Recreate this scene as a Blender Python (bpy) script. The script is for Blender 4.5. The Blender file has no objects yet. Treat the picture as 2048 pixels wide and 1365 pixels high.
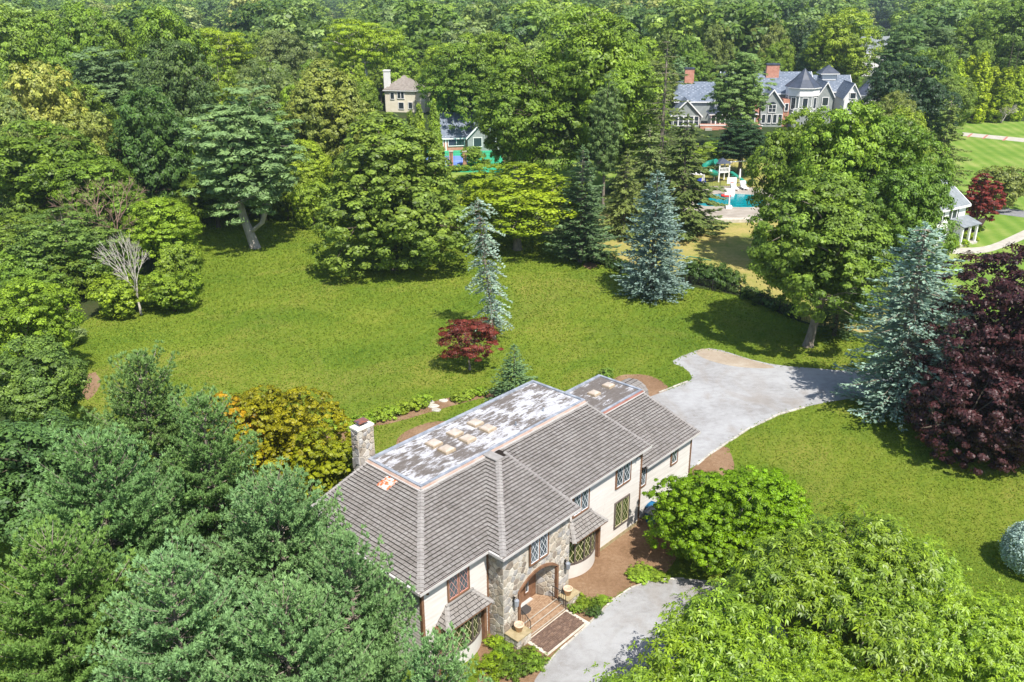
import bpy, math, random
import numpy as np
from mathutils import Matrix, Vector

SC = bpy.context.scene
COL = SC.collection
R_ = math.radians

# ------------------------------------------------------------------ camera
CAM_F = 1731.4            # focal length in pixels of the 2048 px wide photograph
PITCH, ROLL, CAM_H = R_(22.156), R_(-0.394), 30.637
cam_d = bpy.data.cameras.new('camera')
cam = bpy.data.objects.new('camera', cam_d)
COL.objects.link(cam)
cam_d.sensor_width = 36.0
cam_d.lens = 36.0 * CAM_F / 2048.0
cam_d.clip_start = 0.5
cam_d.clip_end = 9000
cam.matrix_world = Matrix.Translation((0, 0, CAM_H)) @ Matrix.Rotation(math.pi / 2 - PITCH, 4, 'X') @ Matrix.Rotation(ROLL, 4, 'Z')
SC.camera = cam

# ------------------------------------------------------------------ sky and sun
SUN_EL = R_(57)
SUN_DIR = Vector((0.46 * math.cos(SUN_EL), -0.888 * math.cos(SUN_EL), math.sin(SUN_EL)))
world = bpy.data.worlds.new('World')
SC.world = world
world.use_nodes = True
wn = world.node_tree.nodes
wl = world.node_tree.links
for n in list(wn):
    wn.remove(n)
wo = wn.new('ShaderNodeOutputWorld')
wb = wn.new('ShaderNodeBackground')
ws = wn.new('ShaderNodeTexSky')
ws.sky_type = 'NISHITA'
ws.sun_disc = False
ws.sun_elevation = SUN_EL
ws.sun_rotation = math.atan2(SUN_DIR.x, SUN_DIR.y)
wl.new(ws.outputs[0], wb.inputs[0])
wl.new(wb.outputs[0], wo.inputs[0])
wb.inputs[1].default_value = 0.125
sun_d = bpy.data.lights.new('sun', 'SUN')
sun_d.energy = 4.9
sun_d.angle = R_(0.53)
sun_d.color = (1.0, 0.955, 0.89)
sun = bpy.data.objects.new('sun', sun_d)
COL.objects.link(sun)
sun.rotation_euler = SUN_DIR.to_track_quat('Z', 'Y').to_euler()
SC.view_settings.view_transform = 'Standard'
SC.view_settings.look = 'None'
SC.view_settings.exposure = 0.64
SC.view_settings.gamma = 1.0
SC.view_settings.use_curve_mapping = False
SC.cycles.max_bounces = 6
SC.cycles.diffuse_bounces = 3
SC.cycles.glossy_bounces = 2
SC.cycles.transmission_bounces = 4
SC.cycles.transparent_max_bounces = 4
SC.cycles.volume_bounces = 1

# ------------------------------------------------------------------ picture <-> place
def ray(px, py):
    a2 = (px - 1024) / CAM_F
    b2 = (682.5 - py) / CAM_F
    a = a2 * math.cos(ROLL) - b2 * math.sin(ROLL)
    b = a2 * math.sin(ROLL) + b2 * math.cos(ROLL)
    return (a, math.cos(PITCH) + math.sin(PITCH) * b, -math.sin(PITCH) + math.cos(PITCH) * b)

def gp(px, py, z=0.0):
    d = ray(px, py)
    t = (CAM_H - z) / -d[2]
    return (d[0] * t, d[1] * t, z)

def project(x, y, z):
    dz = z - CAM_H
    b = y * math.sin(PITCH) + dz * math.cos(PITCH)
    d = y * math.cos(PITCH) - dz * math.sin(PITCH)
    a2 = x * math.cos(ROLL) + b * math.sin(ROLL)
    b2 = -x * math.sin(ROLL) + b * math.cos(ROLL)
    if d <= 0.1:
        return (-9999, -9999, d)
    return (1024 + CAM_F * a2 / d, 682.5 - CAM_F * b2 / d, d)

# ------------------------------------------------------------------ tagging
def tag(o, label=None, cat=None, group=None, kind=None):
    if label: o['label'] = label
    if cat: o['category'] = cat
    if group: o['group'] = group
    if kind: o['kind'] = kind
    return o

def empty(name, loc=(0, 0, 0), rz=0.0, label=None, cat=None, group=None):
    o = bpy.data.objects.new(name, None)
    COL.objects.link(o)
    o.location = loc
    o.rotation_euler = (0, 0, rz)
    o.empty_display_size = 0.3
    return tag(o, label, cat, group)

def link(name, me, parent=None):
    o = bpy.data.objects.new(name, me)
    COL.objects.link(o)
    if parent: o.parent = parent
    return o

# ------------------------------------------------------------------ mesh builder
class MB:
    """collects polygons, several materials allowed"""
    def __init__(s):
        s.v = []; s.f = []; s.m = []; s.mats = []
    def mi(s, mat):
        if mat not in s.mats: s.mats.append(mat)
        return s.mats.index(mat)
    def poly(s, pts, mat):
        n = len(s.v); s.v += [tuple(p) for p in pts]
        s.f.append(tuple(range(n, n + len(pts)))); s.m.append(s.mi(mat))
    def box(s, x0, x1, y0, y1, z0, z1, mat):
        n = len(s.v)
        s.v += [(x0, y0, z0), (x1, y0, z0), (x1, y1, z0), (x0, y1, z0), (x0, y0, z1), (x1, y0, z1), (x1, y1, z1), (x0, y1, z1)]
        k = s.mi(mat)
        for q in ((0, 3, 2, 1), (4, 5, 6, 7), (0, 1, 5, 4), (1, 2, 6, 5), (2, 3, 7, 6), (3, 0, 4, 7)):
            s.f.append(tuple(n + i for i in q)); s.m.append(k)
    def hexa(s, p, mat):
        """eight corners: bottom four, top four"""
        n = len(s.v); s.v += [tuple(q) for q in p]; k = s.mi(mat)
        for q in ((0, 3, 2, 1), (4, 5, 6, 7), (0, 1, 5, 4), (1, 2, 6, 5), (2, 3, 7, 6), (3, 0, 4, 7)):
            s.f.append(tuple(n + i for i in q)); s.m.append(k)
    def prism(s, pts, z0, z1, mat, top=None):
        """vertical prism over a plan polygon"""
        n = len(s.v); k = s.mi(mat); c = len(pts)
        s.v += [(p[0], p[1], z0) for p in pts] + [(p[0], p[1], z1) for p in pts]
        s.f.append(tuple(n + i for i in range(c - 1, -1, -1))); s.m.append(k)
        s.f.append(tuple(n + c + i for i in range(c))); s.m.append(s.mi(top) if top else k)
        for i in range(c):
            j = (i + 1) % c
            s.f.append((n + i, n + j, n + c + j, n + c + i)); s.m.append(k)
    def tube(s, pts, rad, mat, sides=6, cap=True):
        n = len(s.v); k = s.mi(mat)
        pts = [Vector(p) for p in pts]
        if not hasattr(rad, '__len__'): rad = [rad] * len(pts)
        up = Vector((0.13, 0.21, 1))
        for i, p in enumerate(pts):
            a = pts[max(i - 1, 0)]; b = pts[min(i + 1, len(pts) - 1)]
            t = (b - a)
            if t.length < 1e-9: t = Vector((0, 0, 1))
            t.normalize()
            u = t.cross(up)
            if u.length < 0.05: u = t.cross(Vector((1, 0, 0)))
            u.normalize(); w = t.cross(u)
            for j in range(sides):
                an = 2 * math.pi * j / sides
                s.v.append(tuple(p + u * (math.cos(an) * rad[i]) + w * (math.sin(an) * rad[i])))
        for i in range(len(pts) - 1):
            for j in range(sides):
                j2 = (j + 1) % sides
                s.f.append((n + i * sides + j, n + i * sides + j2, n + (i + 1) * sides + j2, n + (i + 1) * sides + j)); s.m.append(k)
        if cap:
            s.f.append(tuple(n + j for j in range(sides))); s.m.append(k)
            q = n + (len(pts) - 1) * sides
            s.f.append(tuple(q + sides - 1 - j for j in range(sides))); s.m.append(k)
    def lathe(s, prof, mat, c=(0, 0, 0), sides=20):
        n = len(s.v); k = s.mi(mat)
        for r, z in prof:
            for j in range(sides):
                a = 2 * math.pi * j / sides
                s.v.append((c[0] + r * math.cos(a), c[1] + r * math.sin(a), c[2] + z))
        for i in range(len(prof) - 1):
            for j in range(sides):
                j2 = (j + 1) % sides
                s.f.append((n + i * sides + j, n + i * sides + j2, n + (i + 1) * sides + j2, n + (i + 1) * sides + j)); s.m.append(k)
    def mesh(s, name):
        me = bpy.data.meshes.new(name)
        me.from_pydata(s.v, [], s.f)
        for m in s.mats: me.materials.append(m)
        me.polygons.foreach_set('material_index', s.m)
        me.update()
        return me
    def build(s, name, parent=None, smooth=False):
        me = s.mesh(name)
        if smooth: me.polygons.foreach_set('use_smooth', [True] * len(me.polygons))
        return link(name, me, parent)

def np_mesh(name, V, nper, mat, tone=None):
    """V: (n, nper, 3) separate polygons"""
    n = V.shape[0]
    me = bpy.data.meshes.new(name)
    me.vertices.add(n * nper)
    me.vertices.foreach_set('co', V.reshape(-1).astype(np.float32))
    me.loops.add(n * nper)
    me.loops.foreach_set('vertex_index', np.arange(n * nper, dtype=np.int32))
    me.polygons.add(n)
    me.polygons.foreach_set('loop_start', np.arange(0, n * nper, nper, dtype=np.int32))
    me.polygons.foreach_set('loop_total', np.full(n, nper, dtype=np.int32))
    if tone is not None:
        at = me.attributes.new('tone', 'FLOAT', 'FACE')
        at.data.foreach_set('value', tone.astype(np.float32))
    me.materials.append(mat)
    me.update(calc_edges=True)
    return me

# ------------------------------------------------------------------ materials
def nm(name):
    m = bpy.data.materials.new(name); m.use_nodes = True
    nt = m.node_tree
    for n in list(nt.nodes): nt.nodes.remove(n)
    out = nt.nodes.new('ShaderNodeOutputMaterial')
    return m, nt, out

def N(nt, t, **kw):
    n = nt.nodes.new(t)
    for k, v in kw.items():
        if k == 'inp':
            for a, b in v.items():
                n.inputs[a].default_value = b
        else: setattr(n, k, v)
    return n

def c4(c): return (c[0], c[1], c[2], 1.0)

def ramp(nt, fac, stops):
    r = nt.nodes.new('ShaderNodeValToRGB')
    e = r.color_ramp.elements
    while len(e) < len(stops): e.new(0.5)
    for i, (p, c) in enumerate(stops):
        e[i].position = p; e[i].color = c4(c)
    nt.links.new(fac, r.inputs[0])
    return r.outputs[0]

def noise(nt, scale, detail=4, rough=0.55, vec=None, dist=0.0):
    n = nt.nodes.new('ShaderNodeTexNoise')
    n.inputs['Scale'].default_value = scale
    n.inputs['Detail'].default_value = detail
    n.inputs['Roughness'].default_value = rough
    n.inputs['Distortion'].default_value = dist
    if vec is not None: nt.links.new(vec, n.inputs['Vector'])
    return n.outputs[0]

def coord(nt, which='Object', scale=None):
    t = nt.nodes.new('ShaderNodeTexCoord')
    o = t.outputs[which]
    if scale:
        m = nt.nodes.new('ShaderNodeMapping')
        m.inputs['Scale'].default_value = scale
        nt.links.new(o, m.inputs[0]); o = m.outputs[0]
    return o

def mixc(nt, fac, a, b, blend='MIX'):
    m = nt.nodes.new('ShaderNodeMix'); m.data_type = 'RGBA'; m.blend_type = blend
    for sock, val in ((m.inputs[0], fac), (m.inputs[6], a), (m.inputs[7], b)):
        if hasattr(val, 'links'): nt.links.new(val, sock)
        elif hasattr(val, '__len__'): sock.default_value = c4(val)
        else: sock.default_value = val
    return m.outputs[2]

def math_(nt, op, a, b=0.0):
    m = nt.nodes.new('ShaderNodeMath'); m.operation = op
    for sock, val in ((m.inputs[0], a), (m.inputs[1], b)):
        if hasattr(val, 'links'): nt.links.new(val, sock)
        else: sock.default_value = val
    return m.outputs[0]

def surf(name, c1, c2=None, scale=3.0, rough=0.8, spec=0.3, bump=0.0, bscale=None, detail=5, metal=0.0, lo=0.35, hi=0.65, objr=0.0, stretch=None):
    """principled surface with two-tone noise, optional bump and per-object brightness variation"""
    m, nt, out = nm(name)
    p = N(nt, 'ShaderNodeBsdfPrincipled')
    p.inputs['Roughness'].default_value = rough
    p.inputs['Specular IOR Level'].default_value = spec
    p.inputs['Metallic'].default_value = metal
    vec = coord(nt, 'Object', stretch)
    if c2 is not None:
        col = ramp(nt, noise(nt, scale, detail, 0.6, vec), [(lo, c1), (hi, c2)])
    else:
        rgb = N(nt, 'ShaderNodeRGB'); rgb.outputs[0].default_value = c4(c1); col = rgb.outputs[0]
    if objr > 0:
        oi = N(nt, 'ShaderNodeObjectInfo')
        mr = N(nt, 'ShaderNodeMapRange', inp={3: 1 - objr, 4: 1 + objr})
        nt.links.new(oi.outputs['Random'], mr.inputs[0])
        hs = N(nt, 'ShaderNodeHueSaturation')
        nt.links.new(mr.outputs[0], hs.inputs['Value']); nt.links.new(col, hs.inputs['Color']); col = hs.outputs[0]
    nt.links.new(col, p.inputs['Base Color'])
    if bump > 0:
        b = N(nt, 'ShaderNodeBump', inp={'Strength': bump, 'Distance': 0.05})
        nt.links.new(noise(nt, bscale or scale * 4, 4, 0.6, vec), b.inputs['Height'])
        nt.links.new(b.outputs[0], p.inputs['Normal'])
    nt.links.new(p.outputs[0], out.inputs[0])
    return m

def leaf_material(name, trans=0.3, gain=1.85, warm=(1.35, 1.12, 0.55), rnd=0.18, spec=0.3, lo=0.42, hi=1.55, fixed=None, spread=0.5):
    """leaf colour comes from the crown's own object colour, varied leaf by leaf (tone) and tree by tree"""
    m, nt, out = nm(name)
    oi = N(nt, 'ShaderNodeObjectInfo')
    at = N(nt, 'ShaderNodeAttribute', attribute_name='tone')
    if fixed:
        base = ramp(nt, oi.outputs['Random'], fixed)
    else:
        base = oi.outputs['Color']
    warmc = mixc(nt, 1.0, base, warm, 'MULTIPLY')
    big = noise(nt, 0.35, 3, 0.5, coord(nt, 'Object'))
    f = math_(nt, 'ADD', math_(nt, 'MULTIPLY', at.outputs['Fac'], spread), math_(nt, 'MULTIPLY', math_(nt, 'SUBTRACT', big, 0.5), 1.2))
    mc = nt.nodes.new('ShaderNodeClamp'); nt.links.new(f, mc.inputs[0])
    col = mixc(nt, mc.outputs[0], base, warmc)
    mr = N(nt, 'ShaderNodeMapRange', inp={3: lo, 4: hi}); nt.links.new(at.outputs['Fac'], mr.inputs[0])
    mr2 = N(nt, 'ShaderNodeMapRange', inp={3: 1 - rnd, 4: 1 + rnd}); nt.links.new(oi.outputs['Random'], mr2.inputs[0])
    hs = N(nt, 'ShaderNodeHueSaturation')
    nt.links.new(math_(nt, 'MULTIPLY', math_(nt, 'MULTIPLY', mr.outputs[0], gain), mr2.outputs[0]), hs.inputs['Value']); nt.links.new(col, hs.inputs['Color'])
    p = N(nt, 'ShaderNodeBsdfPrincipled', inp={'Roughness': 0.48, 'Specular IOR Level': spec})
    nt.links.new(hs.outputs[0], p.inputs['Base Color'])
    t = N(nt, 'ShaderNodeBsdfTranslucent')
    tc = mixc(nt, 1.0, hs.outputs[0], (1.25, 1.25, 0.5), 'MULTIPLY')
    nt.links.new(tc, t.inputs[0])
    mx = N(nt, 'ShaderNodeMixShader', inp={0: trans})
    nt.links.new(p.outputs[0], mx.inputs[1]); nt.links.new(t.outputs[0], mx.inputs[2])
    nt.links.new(mx.outputs[0], out.inputs[0])
    return m

M_LEAF = leaf_material('leaf')
M_NEEDLE = leaf_material('needle', trans=0.2, gain=2.05, warm=(1.25, 1.1, 0.8), spec=0.2, lo=0.6, hi=1.35, spread=0.3)
M_BLUE = leaf_material('blue_needle', trans=0.15, gain=1.4, warm=(0.9, 0.85, 0.55), spec=0.2, lo=0.6, hi=1.4, spread=0.25)
M_DARKRED = leaf_material('purple_leaf', trans=0.2, gain=1.0, warm=(1.5, 0.95, 0.8), spec=0.4, lo=0.5, hi=1.5)
M_BIGLEAF = leaf_material('large_leaf', trans=0.35, gain=2.0, warm=(1.5, 1.15, 0.5), spec=0.7, lo=0.45, hi=1.6, spread=0.6)
M_FAR = leaf_material('far_leaf', trans=0.3, fixed=[(0.0, (0.035, 0.072, 0.018)), (0.2, (0.065, 0.115, 0.022)), (0.4, (0.09, 0.15, 0.025)), (0.55, (0.045, 0.085, 0.03)), (0.7, (0.12, 0.18, 0.022)), (0.85, (0.09, 0.135, 0.055)), (0.93, (0.14, 0.16, 0.05)), (1.0, (0.06, 0.11, 0.03))])
M_BARK = surf('bark', (0.16, 0.13, 0.10), (0.30, 0.26, 0.21), 5, 0.9, 0.1, 0.6, 14, stretch=(1, 1, 0.25))
M_BARKD = surf('dark_bark', (0.07, 0.055, 0.04), (0.15, 0.12, 0.09), 5, 0.9, 0.1, 0.6, 14, stretch=(1, 1, 0.25))
M_DEAD = surf('dead_wood', (0.36, 0.32, 0.27), (0.55, 0.51, 0.45), 6, 0.9, 0.1)
M_PALEBARK = surf('pale_bark', (0.3, 0.27, 0.23), (0.46, 0.42, 0.37), 5, 0.9, 0.1, 0.5, 14, stretch=(1, 1, 0.25))
M_TWIG = surf('dead_twig', (0.17, 0.11, 0.085), (0.3, 0.2, 0.15), 6, 0.9, 0.1)
HAZE = 0.00016

# ================================================================== VEGETATION
def rng(seed): return np.random.default_rng(seed)

def unit(v): return v / np.maximum(np.linalg.norm(v, axis=-1, keepdims=True), 1e-9)

def rdir(g, n): return unit(g.normal(size=(n, 3)))

def leaves(P, Nn, g, size, aspect=0.6, T=None, jitter=0.3, shape=4):
    """rhombic leaf faces at P facing Nn"""
    n = len(P)
    if T is None: T = rdir(g, n)
    T = T - Nn * (T * Nn).sum(1, keepdims=True)
    T = unit(T); B = np.cross(Nn, T)
    s = size * (1 + g.uniform(-jitter, jitter, (n, 1)))
    a = T * s; b = B * s * aspect
    if shape == 4:
        V = np.stack([P - a * 0.5, P + b * 0.5 + a * 0.08, P + a * 0.5, P - b * 0.5 + a * 0.08], 1)
    else:
        V = np.stack([P - a * 0.5 + b * 0.25, P + a * 0.5, P - a * 0.3 - b * 0.5], 1)
    return V

def broad_crown(name, seed, R, z0, z1, lobes=9, clumps=170, per=90, ls=0.36, flat=0.62, rc=0.17, droop=0.0, inner=0.22,
                lobe_r=(0.42, 0.6), taper=0.0, mat=None, up=0.7, top_bias=0.25, spread=1.0, aspect=0.62, jag=0.0, skirt=0.0):
    """crown of leaf clumps gathered on overlapping lobes"""
    g = rng(seed)
    H = (z1 - z0) / 2; zc = (z0 + z1) / 2
    # lobe centres in unit sphere space
    L = []; k = 0
    while len(L) < lobes and k < 4000:
        k += 1
        d = g.normal(size=3); d /= np.linalg.norm(d); q = d * g.uniform(0.35, 0.62)
        if all(np.linalg.norm(q - o[0]) > 0.36 for o in L):
            L.append((q, g.uniform(*lobe_r)))
    L.append((np.zeros(3), 0.55))
    C = []; CN = []
    tries = 0
    while len(C) < clumps and tries < clumps * 60:
        tries += 1
        q, r = L[g.integers(len(L))]
        d = g.normal(size=3); d /= np.linalg.norm(d)
        p = q + d * r
        if p[2] < -0.97 or g.uniform() > 0.72 + top_bias * p[2]: continue
        if any(np.linalg.norm(p - o[0]) < o[1] * 0.86 for o in L): continue
        if any(np.abs(p - c).sum() < rc * 0.75 for c in C[-220:]): continue
        C.append(p); CN.append(d)
    C = np.array(C); CN = np.array(CN)
    w = 1.0 - taper * (C[:, 2:3] + 1) / 2 * np.array([[1, 1, 0]])
    w = w * (1 + skirt * np.clip(-C[:, 2:3], 0, 1) * np.array([[1, 1, 0]]))
    S = np.array([R, R, H])
    Cw = C * w * S + np.array([0, 0, zc])
    n = len(C)
    crad = rc * R * (0.55 + 1.0 * g.uniform(0, 1, (n, 1)) ** 1.5)
    Cw = Cw + g.normal(size=(n, 3)) * rc * R * .22
    if jag: Cw = Cw + CN * S * g.uniform(-jag, jag, (n, 1))
    ids = np.repeat(np.arange(n), per)
    d = unit(rdir(g, n * per) + CN[ids] * 0.55 + np.array([0, 0, 0.45]))
    rad = crad[ids] * (g.uniform(0.2, 1.0, (n * per, 1)) ** 0.5) * (1 + .55 * (g.uniform(0, 1, (n * per, 1)) ** 6)) * spread
    P = Cw[ids] + d * rad * np.array([1, 1, flat])
    P[:, 2] -= droop * (rad[:, 0] ** 1.2)
    Nn = unit(d * 1.25 + CN[ids] * 0.45 + np.array([0, 0, up * .55]) + rdir(g, n * per) * 0.68)
    V = leaves(P, Nn, g, ls, aspect)
    ctone = g.uniform(0, 1, n)
    tone = 0.45 * ctone[ids] + 0.55 * g.uniform(0, 1, n * per)
    # inner leaves keep the crown from being see-through
    m = int(n * per * inner)
    q = rdir(g, m) * (g.uniform(0.1, 0.78, (m, 1)) ** 0.6)
    wi = 1.0 - taper * (q[:, 2:3] + 1) / 2 * np.array([[1, 1, 0]])
    Pi = q * wi * S * 0.86 + np.array([0, 0, zc])
    Vi = leaves(Pi, unit(rdir(g, m) + np.array([0, 0, 0.5])), g, ls * 1.5, 0.8)
    V = np.concatenate([V, Vi]); tone = np.concatenate([tone, g.uniform(0, 0.6, m)])
    me = np_mesh(name, V, 4, mat or M_LEAF, tone)
    return me, Cw

def limbs_mesh(name, seed, centers, z0, trunk_r, base_h, mat, nl=7, sub=26, lean=(0, 0), flare=1.35):
    """trunk and limbs; returns (trunk mesh, limb mesh)"""
    rr = random.Random(seed)
    T = MB(); top = Vector((lean[0], lean[1], base_h))
    pts = [Vector((0, 0, -0.3)), Vector((0, 0, 0.35)), Vector((lean[0] * 0.25, lean[1] * 0.25, base_h * 0.33)), Vector((lean[0] * .6 + rr.uniform(-.1, .1), lean[1] * .6, base_h * 0.66)), top]
    T.tube(pts, [trunk_r * flare * 1.15, trunk_r * 1.1, trunk_r * 0.92, trunk_r * 0.84, trunk_r * 0.72], mat, 9)
    B = MB()
    cs = [Vector(c) for c in centers]
    rr.shuffle(cs)
    mains = cs[:nl]
    knots = []
    for c in mains:
        mid = top.lerp(c, 0.45) + Vector((rr.uniform(-.3, .3), rr.uniform(-.3, .3), rr.uniform(0.1, .7)))
        r0 = trunk_r * rr.uniform(0.38, 0.55)
        B.tube([top - Vector((0, 0, base_h * 0.08)), top.lerp(mid, 0.5) + Vector((0, 0, .15)), mid, mid.lerp(c, .55), c], [r0 * 1.1, r0, r0 * 0.7, r0 * 0.42, r0 * 0.12], mat, 6)
        knots += [(mid, r0 * .5), (mid.lerp(c, .5), r0 * .35)]
    for c in cs[nl:nl + sub]:
        k = min(knots, key=lambda q: (q[0] - c).length)
        a = k[0]
        B.tube([a, a.lerp(c, .5) + Vector((rr.uniform(-.25, .25), rr.uniform(-.25, .25), rr.uniform(-.1, .3))), c], [k[1] * .8, k[1] * .45, 0.015], mat, 4)
    return T.mesh(name + '_trunk'), B.mesh(name + '_limbs')

def conifer_crown(name, seed, R, z0, H, levels=34, nb=7, ls=0.42, wd=0.42, droop=0.25, tip=0.25, mat=None, power=0.85, gap=0.0,
                  lean=(0, 0), sprays=1.0, upward=0.45, step=0.2, irregular=0.15, hang=0.0, sticks=None):
    g = rng(seed)
    P = []; T = []; Nn = []; tn = []; S = []
    st = MB() if sticks else None
    for li in range(levels):
        t = (li + g.uniform(-.3, .3)) / levels
        t = min(max(t, 0), 0.995)
        z = z0 + (H - z0) * t
        ax = np.array([lean[0] * (z / H) ** 1.0, lean[1] * (z / H), 0])
        Lm = R * ((1 - t) ** power) * (0.55 + 0.45 * min(1, (t + .12) * 5))
        nn = max(3, int(nb * (0.6 + 0.5 * (1 - t))))
        ph = g.uniform(0, 6.28)
        for b in range(nn):
            if g.uniform() < gap: continue
            a = ph + 6.283 * b / nn + g.uniform(-.25, .25)
            L = max(0.25, Lm * g.uniform(1 - irregular * 1.6, 1 + irregular))
            dh = np.array([math.cos(a), math.sin(a), 0]); sd = np.array([-math.sin(a), math.cos(a), 0])
            bt = g.uniform(0, 1)
            m = max(2, int(L / step))
            dr = droop * g.uniform(.7, 1.3)
            if st is not None:
                pts = [ax + np.array([0, 0, z]) + dh * L * s + np.array([0, 0, -dr * L * s * s + tip * L * s ** 4 * .6]) for s in (0, .4, .75, .95)]
                st.tube(pts, [0.05, .035, .02, .008], sticks, 4, cap=False)
            for k in range(m):
                s = (k + 1) / m
                if s < 0.18 and t < 0.9: continue
                c = ax + np.array([0, 0, z]) + dh * L * s + np.array([0, 0, -dr * L * s * s + tip * L * s ** 4 * .6])
                wl_ = ls * (1.25 - 0.55 * s) * (1.0 if L > 1.0 else 0.75)
                nsp = int(round(3 * sprays)) if s < 0.99 else int(round(4 * sprays))
                for q in range(nsp):
                    side = g.uniform(-1, 1)
                    dirn = dh * (0.75 + .3 * s) + sd * side * 0.95 + np.array([0, 0, upward * g.uniform(-.3, 1) - hang * g.uniform(0.3, 1.2)])
                    off = sd * side * L * 0.26 * (1.15 - s) * g.uniform(0.2, 1.3) + np.array([0, 0, g.uniform(-.08, .1)])
                    P.append(c + off); T.append(dirn); Nn.append(np.array([0, 0, 1]) + g.normal(size=3) * .45)
                    S.append(wl_ * g.uniform(.75, 1.25)); tn.append(.5 * bt + .5 * g.uniform() * (0.6 + .4 * s))
    # leader
    for k in range(14):
        z = H - 0.1 * k * 0.4
        P.append(np.array([lean[0], lean[1], z])); T.append(g.normal(size=3) * .5 + np.array([0, 0, 1.0])); Nn.append(g.normal(size=3)); S.append(ls * .7); tn.append(.6)
    P = np.array(P); T = unit(np.array(T)); Nn = unit(np.array(Nn)); S = np.array(S)[:, None]; tn = np.array(tn)
    Nn = unit(Nn - T * (Nn * T).sum(1, keepdims=True)); B = np.cross(Nn, T)
    a = T * S; b = B * S * wd
    V1 = np.stack([P - a * .1, P + a * .4 + b * .5, P + a, P + a * .4 - b * .5], 1)
    # a second blade turned about the twig gives the spray thickness
    b2 = (Nn * .75 + B * .65) * S * wd
    V2 = np.stack([P - a * .05, P + a * .35 + b2 * .5, P + a * .9, P + a * .35 - b2 * .5], 1)
    V = np.concatenate([V1, V2]); tone = np.concatenate([tn, np.clip(tn * .8 + .05, 0, 1)])
    me = np_mesh(name, V, 4, mat or M_NEEDLE, tone)
    return me, (st.mesh(name + '_boughs') if st is not None else None)

def simple_trunk(name, h, r, mat, lean=(0, 0), sides=8, curve=0.0):
    T = MB()
    pts = []; rad = []
    for i in range(7):
        s = i / 6
        pts.append((lean[0] * s + curve * math.sin(s * 3.0), lean[1] * s, -0.2 + (h + .2) * s)); rad.append(r * (1.25 if i == 0 else 1) * (1 - s * .88))
    T.tube(pts, rad, mat, sides)
    return T.mesh(name)

def tuft_points_to_mesh(name, P, D, g, mat, needles=11, ln=0.15, cone=0.85, width=0.022, tone=None):
    """pine needle puffs: bundles of slim triangles fanning from each tip"""
    n = len(P); ids = np.repeat(np.arange(n), needles)
    d = unit(D[ids] + rdir(g, n * needles) * cone)
    s = ln * g.uniform(.7, 1.15, (n * needles, 1))
    side = unit(np.cross(d, rdir(g, n * needles)))
    base = P[ids] - D[ids] * ln * .15
    V = np.stack([base + side * width * .5 + d * s * .15, base + d * s, base - side * width * .5 + d * s * .15], 1)
    V[:, 0] += side * width * .6; V[:, 2] -= side * width * .6
    tn = (tone[ids] if tone is not None else g.uniform(0, 1, n)[ids]) * .6 + .4 * g.uniform(0, 1, n * needles)
    return np_mesh(name, V, 3, mat, tn)

def pine_tree(name, seed, H, R, z0, mat_b, whorl=0.55, nb=6, tufts=1.0, shape=0.6, ln=0.15, needles=11, width=0.03):
    """near white pine: whorls of boughs, each with side twigs that end in needle puffs"""
    g = rng(seed)
    P = []; D = []; tn = []
    st = MB()
    st.tube([(0, 0, -0.3), (0.1, 0, H * .4), (0, .1, H * .75), (0, 0, H - .2)], [R * .05 + .12, .16, .09, .02], mat_b, 8)
    z = z0
    while z < H - .15:
        t = (z - z0) / (H - z0)
        Lm = R * (1 - t ** 1.7) ** 0.8 * (.75 + .25 * min(1, t * 4)) if t < .999 else .2
        Lm = max(Lm, .35)
        nn = nb + int(g.integers(0, 2)); ph = g.uniform(0, 6.28)
        for b in range(nn):
            a = ph + 6.283 * b / nn + g.uniform(-.3, .3)
            L = Lm * g.uniform(.62, 1.12); rise = (.18 + .75 * t ** 2) * g.uniform(.6, 1.4); bt = g.uniform()
            dh = np.array([math.cos(a), math.sin(a), 0]); sd = np.array([-dh[1], dh[0], 0])
            f = lambda s: np.array([0, 0, z]) + dh * L * s + np.array([0, 0, L * (rise * s + .12 * s * s) - .10 * L * math.sin(s * 3.1)])
            st.tube([f(0), f(.35), f(.7), f(.98)], [.045, .032, .018, .007], mat_b, 4, cap=False)
            m = max(3, int(L / .27))
            for k in range(m):
                s = .22 + .78 * (k + g.uniform(.2, .9)) / m
                if s > 1: s = 1
                for sgn in (-1, 1):
                    tl = (L * .34 * (1.18 - s) + .2) * g.uniform(.5, 1.2)
                    tdir = unit(dh * .8 + sd * sgn * g.uniform(.5, 1.1) + np.array([0, 0, g.uniform(.05, .55)]))
                    a0 = f(s)
                    nt_ = max(1, int(tl / .14 * tufts))
                    if tl > .45 and g.uniform() < .35:
                        st.tube([a0, a0 + tdir * tl * .85], [.012, .005], mat_b, 3, cap=False)
                    for q in range(nt_):
                        u = (q + 1) / nt_
                        p = a0 + tdir * tl * u + g.normal(size=3) * .05 + np.array([0, 0, .05 * g.uniform()])
                        P.append(p); D.append(tdir * .7 + np.array([0, 0, .75]) + g.normal(size=3) * .25); tn.append(.45 * bt + .55 * g.uniform())
            P.append(f(1.0)); D.append(dh + np.array([0, 0, 1.0])); tn.append(.7)
        z += whorl * g.uniform(.8, 1.2) * (1.0 - .35 * t)
    for k in range(10):
        P.append(np.array([0, 0, H - k * .07])); D.append(np.array([0, 0, 1.]) + g.normal(size=3) * .5); tn.append(.6)
    P = np.array(P); D = unit(np.array(D)); tn = np.array(tn)
    me = tuft_points_to_mesh(name, P, D, g, M_NEEDLE, needles, ln, .8, width, tn)
    return me, st.mesh(name + '_boughs')

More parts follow.
